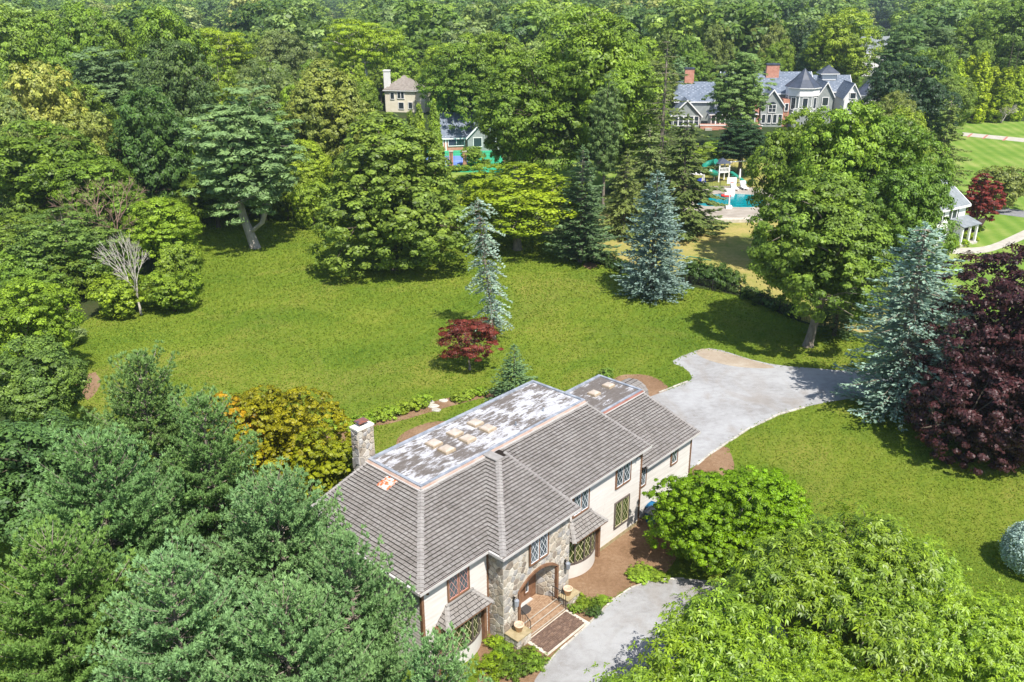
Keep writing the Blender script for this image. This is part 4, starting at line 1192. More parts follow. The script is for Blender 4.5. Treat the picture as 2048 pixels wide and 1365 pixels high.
# --- things standing about the house
def hw(x, y, z=0.0): return (HX + x * HC - y * HS, HY + x * HS + y * HC, z)
def flowerpot(x, y, z, label):
    r = empty('flower_pot', hw(x, y, z), 0, label, 'flower pot', 'peach terracotta pots by the front steps')
    m = MB(); m.lathe([(.0, 0), (.15, 0), (.23, .34), (.25, .34), (.265, .38), (.25, .42), (.215, .42), (.205, .34)], M_TERRA, sides=24); m.build('pot', r, True)
    m = MB(); m.lathe([(.207, .35), (.0, .36)], M_SOIL, sides=16); m.build('soil', r)
flowerpot(4.98, -1.5, .62, 'round terracotta flower pot on the left stone pedestal')
flowerpot(8.98, -1.42, .46, 'round terracotta flower pot on the right stone pedestal')
m = MB(); pts = [(6.15, -.12), (6.95, -.12)] + [(6.55 + .4 * math.cos(a) , -.5 - .28 * math.sin(a)) for a in [math.pi * i / 10 for i in range(11)]]
m.prism([hw(*p)[:2] for p in pts], .375, .395, M_MAT); tag(m.build('door_mat'), 'dark half round door mat on the brick landing', 'door mat')
M_BLUEP = surf('blue_plastic', (0.01, 0.11, 0.24), (0.02, 0.15, 0.3), 3, 0.45, 0.4)
M_GREYP = surf('grey_plastic', (0.14, 0.15, 0.17), (0.2, 0.21, 0.23), 3, 0.5, 0.4)
def bin_(x, y, rz, label, mat, lidm, s=1.0):
    r = empty('storage_tub', hw(x, y), R_(47 + rz), label, 'plastic tub')
    m = MB(); m.hexa([(-.3 * s, -.24 * s, 0), (.3 * s, -.24 * s, 0), (.3 * s, .24 * s, 0), (-.3 * s, .24 * s, 0), (-.38 * s, -.32 * s, .72 * s), (.38 * s, -.32 * s, .72 * s), (.38 * s, .32 * s, .72 * s), (-.38 * s, .32 * s, .72 * s)], mat)
    m.build('tub', r)
    m = MB(); 
    for a in ((-.42, .42, -.36, -.3), (-.42, .42, .3, .36), (-.42, -.36, -.3, .3), (.36, .42, -.3, .3)): m.box(a[0] * s, a[1] * s, a[2] * s, a[3] * s, .7 * s, .78 * s, lidm)
    m.build('rim', r); m = MB(); m.box(-.36 * s, .36 * s, -.3 * s, .3 * s, .721 * s, .735 * s, lidm); m.build('lid', r)
bin_(18.35, -.55, 4, 'blue plastic tub against the wing wall', M_BLUEP, M_GREYP, 1.05)
bin_(18.95, -.15, 10, 'dark blue tub behind the first tub at the wing wall', M_GREYP, M_BLUEP, .95)

# ================================================================== NEIGHBOURS
M_SLATE = surf('slate_roof', (0.085, 0.11, 0.15), (0.15, 0.18, 0.23), 1.2, 0.6, 0.4)
M_SLATE2 = surf('slate_tile_pale', (0.2, 0.23, 0.28), (0.3, 0.33, 0.38), 2, 0.6, 0.4)
M_DSLATE = surf('dark_metal_roof', (0.035, 0.045, 0.065), (0.06, 0.07, 0.1), 1, 0.5, 0.4)
M_NBRICK = surf('red_brick', (0.42, 0.19, 0.13), (0.55, 0.28, 0.2), 2, 0.9, 0.1)
M_GREYW = surf('grey_siding', (0.24, 0.26, 0.25), (0.31, 0.33, 0.31), 1.5, 0.8, 0.2)
M_WHITE = surf('white_paint', (0.74, 0.73, 0.70), (0.8, 0.79, 0.77), 1, 0.6, 0.3)
M_CREAM = surf('cream_siding', (0.66, 0.6, 0.46), (0.74, 0.68, 0.55), 1, 0.8, 0.2)
M_TAUPE = surf('taupe_roof', (0.2, 0.17, 0.15), (0.28, 0.25, 0.22), 1.6, 0.9, 0.1)
M_GREYROOF = surf('grey_asphalt_roof', (0.17, 0.19, 0.2), (0.24, 0.26, 0.27), 1.6, 0.9, 0.1)
M_DARKP = surf('dark_pane', (0.03, 0.04, 0.05), None, rough=0.15, spec=0.7)

def nwin(F, u, z, w, h, par, trim=M_WHITE, pane=M_DARKP, bars=(1, 1), tw=.14, d=0.02):
    m = MB(); fbox(m, F, u - tw, u, z - tw, z + h + tw, d, d + .1, trim); fbox(m, F, u + w, u + w + tw, z - tw, z + h + tw, d, d + .1, trim); fbox(m, F, u, u + w, z + h, z + h + tw, d, d + .1, trim); fbox(m, F, u, u + w, z - tw, z, d, d + .12, trim)
    for i in range(1, bars[0]): c = u + w * i / bars[0]; fbox(m, F, c - .04, c + .04, z, z + h, d, d + .07, trim)
    for i in range(1, bars[1]): c = z + h * i / bars[1]; fbox(m, F, u, u + w, c - .03, c + .03, d, d + .065, trim)
    o = m.build('window', par); p = MB(); p.poly([F.p(u, z, d + .03), F.p(u + w, z, d + .03), F.p(u + w, z + h, d + .03), F.p(u, z + h, d + .03)], pane); p.build('pane', o); return o

def roof_slope(par, quad, mat, spot=None, name='roof', th=.12, dens=.5, seed=1):
    """one roof plane with thickness and, for slate, scattered paler slates standing slightly proud"""
    q = [Vector(p) for p in quad]; n = (q[1] - q[0]).cross(q[-1] - q[0]).normalized()
    if n.z < 0: n = -n
    m = MB(); lo = [p - n * th for p in q]; m.poly(q, mat); m.poly(lo[::-1], mat)
    for i in range(len(q)):
        j = (i + 1) % len(q); m.poly([lo[i], lo[j], q[j], q[i]], mat)
    o = m.build(name, par)
    if spot and len(q) == 4:
        rr = random.Random(seed); s = MB(); eu = q[1] - q[0]; nv = max(3, int((q[3] - q[0]).length / .45)); nu = max(3, int(eu.length / .55))
        for j in range(nv):
            for i in range(nu):
                if rr.random() > dens or (i + j) % 2: continue
                u0 = (i + rr.uniform(0, .2)) / nu; u1 = u0 + .62 / nu; v0 = j / nv; v1 = v0 + .5 / nv
                f = lambda u, v: (q[0].lerp(q[1], u)).lerp(q[3].lerp(q[2], u), v) + n * .02
                s.poly([f(u0, v0), f(u1, v0), f(u1, v1), f(u0, v1)], spot)
        s.build('pale_slates', o)['kind'] = 'stuff'
    return o

def gable_block(par, x0, x1, y0, y1, ze, zr, axis, wall, roof, spot=None, trim=M_WHITE, z0=-.2, ov=.35, seed=1):
    m = MB(); m.box(x0, x1, y0, y1, z0, ze, wall)
    if axis == 'x':
        ym = (y0 + y1) / 2
        for x in (x0, x1): m.poly([(x, y0, ze), (x, y1, ze), (x, ym, zr - .1)], wall)
        w = m.build('wall', par); k = (zr - ze) / (ym - y0); e = ze - ov * k
        roof_slope(par, [(x0 - ov, y0 - ov, e), (x1 + ov, y0 - ov, e), (x1 + ov, ym, zr), (x0 - ov, ym, zr)], roof, spot, seed=seed)
        roof_slope(par, [(x0 - ov, y1 + ov, e), (x1 + ov, y1 + ov, e), (x1 + ov, ym, zr), (x0 - ov, ym, zr)], roof)
        m = MB(); m.box(x0 - ov, x1 + ov, y0 - ov - .08, y0 - ov, e - .28, e - .02, trim); m.build('fascia', par)
        for x in (x0 - ov, x1 + ov): 
            m = MB()
            for yy in (y0 - ov, y1 + ov): m.hexa([(x - .05, yy, e - .3), (x + .05, yy, e - .3), (x + .05, ym, zr - .3), (x - .05, ym, zr - .3), (x - .05, yy, e + .04), (x + .05, yy, e + .04), (x + .05, ym, zr + .04), (x - .05, ym, zr + .04)], trim)
            m.build('bargeboard', par)
    else:
        xm = (x0 + x1) / 2
        for y in (y0, y1): m.poly([(x0, y, ze), (x1, y, ze), (xm, y, zr - .1)], wall)
        w = m.build('wall', par); k = (zr - ze) / (xm - x0); e = ze - ov * k
        roof_slope(par, [(x0 - ov, y1 + ov, e), (x0 - ov, y0 - ov, e), (xm, y0 - ov, zr), (xm, y1 + ov, zr)], roof, spot, seed=seed)
        roof_slope(par, [(x1 + ov, y0 - ov, e), (x1 + ov, y1 + ov, e), (xm, y1 + ov, zr), (xm, y0 - ov, zr)], roof, spot, seed=seed + 1)
        m = MB(); y = y0 - ov
        for xx in (x0 - ov, x1 + ov): m.hexa([(xx, y - .08, e - .34), (xx, y + .02, e - .34), (xm, y + .02, zr - .34), (xm, y - .08, zr - .34), (xx, y - .08, e + .05), (xx, y + .02, e + .05), (xm, y + .02, zr + .05), (xm, y - .08, zr + .05)], trim)
        m.build('bargeboard', par)
    return w

def hip_block(par, x0, x1, y0, y1, ze, zr, wall, roof, trim=M_WHITE, z0=-.2, ov=.4, ridge=None, spot=None):
    m = MB(); m.box(x0, x1, y0, y1, z0, ze, wall); w = m.build('wall', par)
    X0, X1, Y0, Y1 = x0 - ov, x1 + ov, y0 - ov, y1 + ov
    hy = (Y1 - Y0) / 2; rl = max(0, (X1 - X0) / 2 - hy) if ridge is None else ridge; xm = (X0 + X1) / 2; ym = (Y0 + Y1) / 2
    a, b = (xm - rl, ym, zr), (xm + rl, ym, zr)
    if rl > .05:
        roof_slope(par, [(X0, Y0, ze), (X1, Y0, ze), b, a], roof, spot); roof_slope(par, [(X0, Y1, ze), (X1, Y1, ze), b, a], roof)
    else:
        roof_slope(par, [(X0, Y0, ze), (X1, Y0, ze), a], roof); roof_slope(par, [(X0, Y1, ze), (X1, Y1, ze), a], roof)
    roof_slope(par, [(X0, Y1, ze), (X0, Y0, ze), a], roof); roof_slope(par, [(X1, Y0, ze), (X1, Y1, ze), b], roof)
    m = MB(); m.box(X0 - .06, X1 + .06, Y0 - .06, Y1 + .06, ze - .32, ze - .13, trim); m.build('fascia', par)
    return w

def poly_tower(par, cx, cy, r, ze, zr, wall, roof, n=8, trim=M_WHITE, z0=-.2, ov=.5, wins=()):
    ang = [2 * math.pi * (i + .5) / n for i in range(n)]
    m = MB(); m.prism([(cx + r * math.cos(a), cy + r * math.sin(a)) for a in ang], z0, ze, wall); m.build('tower_wall', par)
    m = MB(); R = r + ov
    m.prism([(cx + R * math.cos(a), cy + R * math.sin(a)) for a in ang], ze - .2, ze - .01, trim); m.build('cornice', par)
    m = MB()
    for i in range(n):
        a, b = ang[i], ang[(i + 1) % n]
        P = lambda a, q, z: (cx + q * math.cos(a), cy + q * math.sin(a), z)
        zm = ze + (zr - ze) * .42
        m.poly([P(a, R, ze), P(b, R, ze), P(b, R * .52, zm), P(a, R * .52, zm)], roof); m.poly([P(a, R * .52, zm), P(b, R * .52, zm), (cx, cy, zr)], roof)
        m.tube([P(a, R, ze + .03), P(a, R * .52, zm + .04), (cx, cy, zr)], .05, roof, 4)
    m.build('tower_roof', par)
    for i in range(n):
        a, b = ang[i], ang[(i + 1) % n]
        p, q = Vector((cx + r * math.cos(a), cy + r * math.sin(a), 0)), Vector((cx + r * math.cos(b), cy + r * math.sin(b), 0))
        F = Fr(p, (q.x - p.x, q.y - p.y)); L = (q - p).length
        if F.n.y > .35: continue
        m = MB(); fbox(m, F, -.1, .12, 0, ze - .2, 0, .05, trim); m.build('corner_board', par)
        for (z, h, w) in wins: nwin(F, L / 2 - w / 2, z, w, h, par, tw=.12)

def chimney_n(par, x, y, w, d, z0, z1, mat=M_NBRICK):
    m = MB(); m.box(x - w / 2, x + w / 2, y - d / 2, y + d / 2, z0, z1, mat); m.box(x - w / 2 - .1, x + w / 2 + .1, y - d / 2 - .1, y + d / 2 + .1, z1, z1 + .35, M_DSLATE if mat is M_NBRICK else mat); m.build('chimney', par)

# ---- the large slate roofed mansion
bx, by, _ = gp(1338, 252)
man = empty('mansion', (bx, by, 0), R_(-4), 'large grey and brick mansion with blue slate roofs and an octagonal tower', 'mansion')
S = 1.0
Ff = lambda y: Fr((0, y, 0), (1, 0))
gable_block(man, 1.5, 11.5, 3, 13, 5.6, 9.4, 'x', M_GREYW, M_SLATE, M_SLATE2, seed=3)
gable_block(man, .2, 7.0, -3, 3, 3.0, 6.4, 'y', M_GREYW, M_SLATE, M_SLATE2, seed=4)
for i in range(5): nwin(Ff(-3.05), .7 + i * 1.2, .5, .9, 2.1, man, bars=(1, 2))
chimney_n(man, 5.0, 8, 2.2, 1.2, 5, 12.3)
gable_block(man, 10.6, 13.4, 1.2, 6, 6.0, 8.3, 'y', M_GREYW, M_SLATE, None, seed=5)
nwin(Ff(1.15), 11.3, 4.4, 1.4, 1.3, man)
hip_block(man, 9.2, 13.6, -3.4, 1.2, 3.3, 5.0, M_WHITE, M_DSLATE)
for i in range(4): nwin(Ff(-3.45), 9.4 + i * 1.08, .8, .8, 2.1, man)
hip_block(man, 13.6, 20, -1.5, 5, 3.2, 5.2, M_GREYW, M_SLATE)
for i in range(5): nwin(Ff(-1.55), 13.9 + i * 1.2, .9, .9, 1.9, man)
m = MB(); m.box(6.5, 20.5, -6.5, -3.6, -.2, 1.0, M_NBRICK); m.box(6.3, 20.7, -6.6, -6.4, 1.0, 1.15, M_WHITE); m.box(7.5, 9.0, -7.4, -6.6, -.2, .5, M_CONC); m.build('brick_terrace', man)
gable_block(man, 13, 34, 4, 15, 7.4, 11.6, 'x', M_GREYW, M_SLATE, M_SLATE2, seed=6)
gable_block(man, 15.2, 18.2, 2.5, 7, 6.6, 8.8, 'y', M_GREYW, M_SLATE, None, seed=7)
nwin(Ff(2.45), 16.0, 5.2, 1.4, 1.4, man)
m = MB(); m.box(19.6, 20.6, -1.2, 3.9, -.2, 6.4, M_NBRICK); m.build('brick_wall', man)
gable_block(man, 21.0, 26.2, -1, 5, 5.2, 8.6, 'y', M_GREYW, M_SLATE, M_SLATE2, seed=8)
w_ = nwin(Ff(-1.05), 22.8, 3.4, 1.6, 1.6, man, bars=(2, 2))
m = MB(); fF = Ff(-1.05)
m.poly([fF.p(23.6 + .8 * math.cos(a), 5.0 + .7 * math.sin(a), .06) for a in [math.pi * i / 10 for i in range(11)]], M_DARKP); m.build('arched_light', man)
for u in (21.4, 22.7, 24.0, 25.2): nwin(Ff(-1.05), u, .9, .8, 1.9, man)
m = MB(); m.box(26.2, 27.8, -.2, 3.9, -.2, 6.2, M_NBRICK); m.build('brick_bay', man)
nwin(Ff(-.25), 26.7, 3.6, .7, 1.6, man)
hip_block(man, 22, 30, 9, 17, 8, 13.4, M_GREYW, M_DSLATE, ridge=0)
chimney_n(man, 24.8, 8.5, 3.0, 1.4, 8, 13.2)
poly_tower(man, 30.8, 1.6, 3.7, 8.9, 13.0, M_GREYW, M_DSLATE, 8, wins=((.8, 1.9, 1.1), (4.0, 2.6, 1.1), (7.2, 1.0, .9)))
m = MB(); m.prism([(30.8 + 3.85 * math.cos(2 * math.pi * (i + .5) / 8), 1.6 + 3.85 * math.sin(2 * math.pi * (i + .5) / 8)) for i in range(8)], 7.0, 8.65, M_WHITE); m.build('tower_band', man)
m = MB()
for i in range(9): m.box(28 + i * .75, 28.12 + i * .75, -3.1, -3.0, 3.4, 4.4, M_WHITE)
m.box(28, 34.2, -3.15, -2.95, 4.4, 4.5, M_WHITE); m.box(28, 34.2, -3.1, -1, 3.2, 3.4, M_WHITE); m.box(28.1, 34.1, -2.9, -1, -.2, 3.2, M_GREYW); m.build('balcony', man)
gable_block(man, 34.6, 38.0, 1.5, 10, 7.2, 10.0, 'y', M_GREYW, M_SLATE, M_SLATE2, seed=9)
nwin(Ff(1.45), 35.6, 4.6, 1.3, 1.8, man)
gable_block(man, 34, 44, 8, 16, 7.4, 10.6, 'x', M_GREYW, M_SLATE, M_SLATE2, seed=10)
gable_block(man, 40.2, 43.8, 0, 8, 6.8, 9.8, 'y', M_WHITE, M_SLATE, M_SLATE2, seed=11)
nwin(Ff(-.05), 41.4, 6.4, 1.2, 1.2, man); nwin(Ff(-.05), 41.2, 3.6, 1.6, 1.6, man)
hip_block(man, 37.4, 40.6, 10.4, 13.6, 11.2, 13.0, M_WHITE, M_DSLATE, z0=9.5, ridge=0, ov=.6)
poly_tower(man, 46.6, 4, 2.9, 7.0, 10.4, M_WHITE, M_DSLATE, 8, wins=((4.0, 1.6, .9),))
m = MB(); m.box(44, 46, 3, 14, -.2, 6.6, M_GREYW); m.build('wall', man)

# ---- court house with gable
bx, by, _ = gp(884, 302)
gar = empty('court_pavilion', (bx, by, 0), R_(8), 'brick pavilion with slate blue roof and white gable beside the sport court', 'pavilion')
gable_block(gar, 0, 9.5, 0, 7.0, 3.0, 7.2, 'x', M_NBRICK, M_SLATE, None, seed=1)
gable_block(gar, 5.2, 12.4, -1.4, 6, 3.0, 6.6, 'y', M_GREYW, M_SLATE, None, seed=2)
F = Ff(-.03); nwin(F, 1.4, 1.0, 3.2, 1.7, gar, bars=(2, 1)); m = MB(); fbox(m, F, -.1, .35, -.2, 2.9, 0, .1, M_WHITE); fbox(m, F, .7, .95, -.2, 2.9, 0, .1, M_WHITE); m.build('corner_board', gar)
nwin(Ff(-1.43), 6.4, .9, 1.6, 1.7, gar); nwin(Ff(-1.43), 9.2, .9, 1.6, 1.7, gar)

# ---- cream house far left
bx, by, _ = gp(772, 224)
crm = empty('cream_house', (bx, by, 0), R_(-14), 'cream house with taupe hip roof and tall white chimney among the trees', 'house')
hip_block(crm, 0, 8.5, 0, 8, 5.8, 9.2, M_CREAM, M_TAUPE, trim=M_WHITE)
m = MB(); m.box(8.5, 11, .6, 6, -.2, 5.3, M_CREAM); m.box(8.4, 11.3, .3, 6.2, 5.3, 5.5, M_WHITE); m.box(8.5, 11.03, .55, .62, 3.0, 3.15, M_WHITE); m.build('side_wing', crm)
chimney_n(crm, .4, 1.2, 1.5, 1.3, 0, 10.4, M_WHITE)
for u in (3.6, 4.6): nwin(Ff(-.03), u, 3.6, .8, 1.6, crm)
nwin(Ff(-.03), 1.6, 3.4, 1.0, 1.6, crm); nwin(Ff(-.03), 6.6, 1.0, 1.0, 1.6, crm); nwin(Ff(-.03), 3.8, .9, 1.4, 1.6, crm)

# ---- white clapboard house by the red maple
bx, by, _ = gp(1905, 484)
wh = empty('white_house', (bx, by, 0), R_(32), 'white clapboard house with grey roof and small porch behind the oak', 'house')
gable_block(wh, -9, 1.6, 0, 7, 5.0, 7.4, 'x', M_WHITE, M_GREYROOF, None)
F = Fr((0, -.03, 0), (1, 0))
for u in (-7.4, -4.4, -1.4):
    nwin(F, u, 3.2, .9, 1.3, wh)
    for du in (-.5, 1.06):
        m = MB(); fbox(m, F, u + du, u + du + .34, 3.1, 4.6, .02, .06, M_DARKP); m.build('shutter', wh)
    nwin(F, u, .7, .9, 1.4, wh)
Fr2 = Fr((1.63, 0, 0), (0, 1))
for u in (.9, 3.0, 5.0): nwin(Fr2, u, 3.2, .8, 1.3, wh); 
m = MB(); m.box(-1.6, 1.9, -2.0, -.04, 2.5, 2.6, M_WHITE); m.build('porch_ceiling', wh); roof_slope(wh, [(-1.8, -2.2, 2.6), (2.1, -2.2, 2.6), (2.1, -.04, 3.3), (-1.8, -.04, 3.3)], M_GREYROOF)
for x in (-1.4, .2, 1.7):
    m = MB(); m.box(x - .12, x + .12, -1.95, -1.7, 0, 2.5, M_WHITE); m.build('porch_post', wh)
m = MB(); m.box(-1.7, 2.0, -2.1, -.04, -.1, .25, M_CONC); m.build('porch_floor', wh)

# ---- distant houses glimpsed between trees
def far_house(px, py, w, dpt, ze, zr, wall, roof, rz, label, hip=True):
    x, y, _ = gp(px, py); h = empty('distant_house', (x, y, 0), R_(rz), label, 'house')
    if hip: hip_block(h, -w / 2, w / 2, 0, dpt, ze, zr, wall, roof)
    else: gable_block(h, -w / 2, w / 2, 0, dpt, ze, zr, 'x', wall, roof, None)
    for k in range(max(2, int(w / 3))): nwin(Ff(-.03), -w / 2 + 1 + k * 3, ze - 2.2, 1.1, 1.5, h)
    return h
far_house(1750, 152, 12, 9, 8.5, 13.5, M_WHITE, M_GREYROOF, 10, 'pale house with grey roof behind the pines right of the mansion', False)
far_house(1772, 52, 18, 10, 9.5, 16, M_WHITE, M_GREYROOF, 5, 'white house roof far off above the right woodland')
far_house(1340, 62, 18, 10, 10, 15, M_CREAM, M_GREYROOF, 5, 'pale roof far off left of the bare spruce top')
far_house(1355, 20, 30, 16, 12, 18, M_WHITE, M_GREYROOF, 0, 'white house on the skyline at the top edge')
far_house(672, 32, 16, 10, 11, 18, M_WHITE, M_TAUPE, -8, 'small white house with chimney far off at upper left')
far_house(420, 68, 24, 10, 10.5, 14, M_CREAM, M_TAUPE, -6, 'long low cream building above the yellow green locust tree')
far_house(180, 262, 11, 8, 6.0, 9.5, M_GREYW, M_GREYROOF, 15, 'grey roof mostly hidden by the left woodland', False)

# ---- pool, deck and garden things
M_WATER, nt, out = nm('pool_water')
p = N(nt, 'ShaderNodeBsdfPrincipled', inp={'Roughness': 0.06, 'Specular IOR Level': 0.5})
nt.links.new(ramp(nt, noise(nt, 1.2, 3, .6, coord(nt, 'Object')), [(.35, (0.0, 0.17, 0.21)), (.65, (0.005, 0.29, 0.32))]), p.inputs['Base Color'])
bb = N(nt, 'ShaderNodeBump', inp={'Strength': .25, 'Distance': .05}); nt.links.new(noise(nt, 5, 2, .5, coord(nt, 'Object')), bb.inputs['Height']); nt.links.new(bb.outputs[0], p.inputs['Normal']); nt.links.new(p.outputs[0], out.inputs[0])
M_DECK = surf('pool_deck', (0.28, 0.24, 0.2), (0.38, 0.34, 0.29), .6, 0.9, 0.1)
sheet('pool_deck', gpoly([(1375, 378), (1440, 372), (1510, 376), (1560, 388), (1580, 410), (1560, 436), (1480, 444), (1400, 440), (1350, 420), (1350, 392)]), 0.004, M_DECK, 3)
pool = gpoly([(1395, 398), (1420, 391), (1450, 388), (1480, 389), (1515, 392), (1535, 402), (1520, 414), (1480, 416), (1440, 414), (1405, 413), (1390, 406)])
ps = smooth(pool, 4); tag(sheet('pool_water', ps, 0.03, M_WATER), 'turquoise swimming pool behind the fence', kind='structure')
m = MB()
for i in range(len(ps)):
    a, b = ps[i], ps[(i + 1) % len(ps)]; cx = sum(p[0] for p in ps) / len(ps); cy = sum(p[1] for p in ps) / len(ps)
    e = lambda p: (cx + (p[0] - cx) * 1.04, cy + (p[1] - cy) * 1.05)
    m.hexa([(*a, -.1), (*b, -.1), (*e(b), -.1), (*e(a), -.1), (*a, .08), (*b, .08), (*e(b), .08), (*e(a), .08)], M_CONC)
tag(m.build('pool_coping'), 'pale curved coping round the swimming pool', 'pool edge')
m = MB(); m.box(-6, 5.5, 0, 1.1, -.1, .45, M_MORTAR); rt = m.build('retaining_wall'); rt.location = gp(1440, 446); tag(rt, 'low stone retaining wall in front of the pool deck', 'wall')

GREENP = surf('green_slide_plastic', (0.01, 0.17, 0.11), (0.015, 0.22, 0.15), 2, 0.4, 0.4)
x, y, _ = gp(1442, 362); ps_ = empty('playset', (x, y, 0), R_(12), 'white wooden playset with green spiral slide and swing beam', 'playset')
for a, b in ((-.9, -.9), (.9, -.9), (-.9, .9), (.9, .9)):
    m = MB(); m.box(a - .1, a + .1, b - .1, b + .1, 0, 3.2, M_WHITE); m.build('post', ps_)
m = MB(); m.box(-1, 1, -1, 1, 1.55, 1.68, M_WHITE); m.box(-1, 1, -1, -.93, 2.3, 2.42, M_WHITE); m.box(-1, 1, .93, 1, 2.3, 2.42, M_WHITE)
for i in range(8): m.box(-.9 + i * .25, -.8 + i * .25, -.98, -.94, 1.68, 2.3, M_WHITE)
m.build('platform', ps_)
m = MB(); m.poly([(-1.3, -1.2, 3.1), (1.3, -1.2, 3.1), (0, 0, 3.9)], M_DSLATE); m.poly([(1.3, -1.2, 3.1), (1.3, 1.2, 3.1), (0, 0, 3.9)], M_DSLATE); m.poly([(1.3, 1.2, 3.1), (-1.3, 1.2, 3.1), (0, 0, 3.9)], M_DSLATE); m.poly([(-1.3, 1.2, 3.1), (-1.3, -1.2, 3.1), (0, 0, 3.9)], M_DSLATE); m.build('roof', ps_)
m = MB(); m.tube([(-1.2 - 1.1 - 1.0 * math.cos(t), -.2 - 1.0 * math.sin(t) , 2.3 - t * .34) for t in [-3.14 + i * .45 for i in range(15)]], [.5] * 15, GREENP, 9); m.build('spiral_slide', ps_)
m = MB(); m.hexa([(1.0, -1.1, 1.5), (1.5, -1.1, 1.5), (3.2, -3.2, .1), (2.7, -3.2, .1), (1.0, -1.05, 1.75), (1.5, -1.05, 1.75), (3.2, -3.1, .35), (2.7, -3.1, .35)], GREENP); m.build('slide', ps_)
m = MB(); m.tube([(1, .5, 3.0), (5.2, .9, 3.0)], .09, M_WHITE, 6); m.tube([(5.2, .9, 3.0), (5.6, -.6, 0)], .08, GREENP, 6); m.tube([(5.2, .9, 3.0), (5.6, 2.2, 0)], .08, GREENP, 6); m.build('swing_beam', ps_)
for xx in (2.4, 3.6):
    m = MB(); m.tube([(xx - .25, .7, 3), (xx - .25, .7, .6)], .02, M_IRON, 4); m.tube([(xx + .25, .7, 3), (xx + .25, .7, .6)], .02, M_IRON, 4); m.box(xx - .3, xx + .3, .6, .85, .55, .62, GREENP); m.build('swing', ps_)

def lounger(px, py, lab):
    x, y, _ = gp(px, py); r = empty('pool_lounger', (x, y, 0), R_(8), lab, 'lounger', 'pool loungers')
    m = MB(); m.hexa([(-.45, -.3, .3), (.45, -.3, .3), (.45, .3, .3), (-.45, .3, .3), (-.45, .3, 1.25), (.45, .3, 1.25), (.45, .45, 1.25), (-.45, .45, 1.25)], M_WHITE); m.build('backrest', r)
    m = MB(); m.box(-.45, .45, -1.4, -.3, .3, .4, M_WHITE); m.build('seat', r)
    for a in (-.38, .38):
        for b in (-1.3, -.3): m = MB(); m.box(a - .04, a + .04, b - .04, b + .04, 0, .3, M_WHITE); m.build('leg', r)
lounger(1466, 379, 'left white lounger at the far pool edge'); lounger(1486, 378, 'right white lounger at the far pool edge')
m = MB(); m.tube([(0, 0, 0), (0, 0, 2.6)], .04, M_WHITE, 6); m.lathe([(.14, .9), (.2, 1.1), (.12, 2.3), (.03, 2.7)], M_WHITE, sides=8); o = m.build('closed_parasol'); o.location = gp(1478, 368); tag(o, 'closed white parasol standing behind the loungers', 'parasol')
def hoop(px, py, lab, rz):
    x, y, _ = gp(px, py); r = empty('water_hoop', (x, y, 0), R_(rz), lab, 'basketball hoop', 'white pool basketball hoops')
    m = MB(); m.tube([(0, 0, 0), (0, 0, 2.2)], .09, M_WHITE, 8); m.build('post', r); m = MB(); m.box(-.75, .75, -.05, .05, 2.0, 3.0, M_WHITE); m.build('backboard', r)
    m = MB(); m.box(-.45, .45, -.4, .4, 0, .4, M_WHITE); m.build('base', r)
    m = MB(); m.tube([(.28 * math.cos(a), .35 + .28 * math.sin(a), 2.25) for a in [i * .63 for i in range(11)]], .025, surf('orange_rim', (.7, .12, .04)), 4); m.build('rim', r)
hoop(1461, 393, 'white pool basketball hoop at the far edge', 180); hoop(1457, 417, 'white pool basketball hoop at the near edge', 0)
m = MB(); RED = surf('red_plastic', (0.65, 0.04, 0.03)); m.tube([(.7 * math.cos(a), .5 * math.sin(a), .1) for a in [i * .524 for i in range(13)]], .16, RED, 7); m.tube([(.5, 0, .1), (.8, .1, .55), (.55, .1, .6)], [.16, .13, .1], RED, 6); o = m.build('pool_float'); o.location = gp(1452, 393, .05); tag(o, 'red inflatable float in the turquoise pool', 'pool float')
def rail_fence(pts, name, lab, hgt, gap, mat=M_IRON, pk=0.012, posts=2.4, pr=.035, group=None):
    P = [Vector(p) for p in pts]; r = empty(name, P[0][:], 0, lab, 'fence', group); o = P[0]; pick = MB()
    for i in range(len(P) - 1):
        a, b = P[i] - o, P[i + 1] - o; L = (b - a).length; n = max(1, int(L / posts))
        for k in range(n + (1 if i == len(P) - 2 else 0)):
            q = a.lerp(b, k / n); m = MB(); m.box(q.x - pr, q.x + pr, q.y - pr, q.y + pr, -.05, hgt + .08, mat); m.build('post', r)
        m = MB()
        for z in (hgt - .05, .15): m.tube([a + Vector((0, 0, z)), b + Vector((0, 0, z))], .018, mat, 4)
        m.build('rail', r)
        c = int(L / gap)
        for k in range(c): q = a.lerp(b, (k + .5) / c); pick.box(q.x - pk, q.x + pk, q.y - pk, q.y + pk, .08, hgt, mat)
    pick.build('pickets', r)['kind'] = 'stuff'; return r
rail_fence([gp(1405, 376), gp(1440, 374), gp(1500, 376), gp(1560, 382)], 'pool_fence', 'thin black metal fence behind the pool loungers', 1.2, .3)
rail_fence([gp(1180, 520), gp(1262, 548), gp(1370, 572), gp(1480, 594), gp(1600, 645), gp(1700, 668)], 'garden_fence', 'black picket fence along the far edge of the big lawn', 1.25, .16)
x, y, _ = gp(1387, 372); sh = empty('white_canopy', (x, y, 0), R_(-20), 'white slatted garden structure under the tall spruce', 'pergola')
for a in (-1.5, 1.5):
    for b in (-1, 1): m = MB(); m.box(a - .08, a + .08, b - .08, b + .08, 0, 2.1, M_WHITE); m.build('post', sh)
for k in range(9):
    m = MB(); m.box(-1.9 + k * .42, -1.65 + k * .42, -1.4, 1.4, 2.15, 2.25, M_WHITE); m.build('slat', sh)
m = MB(); m.box(-1.8, 1.8, -1.1, -.95, 2.02, 2.15, M_WHITE); m.box(-1.8, 1.8, .95, 1.1, 2.02, 2.15, M_WHITE); m.build('beam', sh)
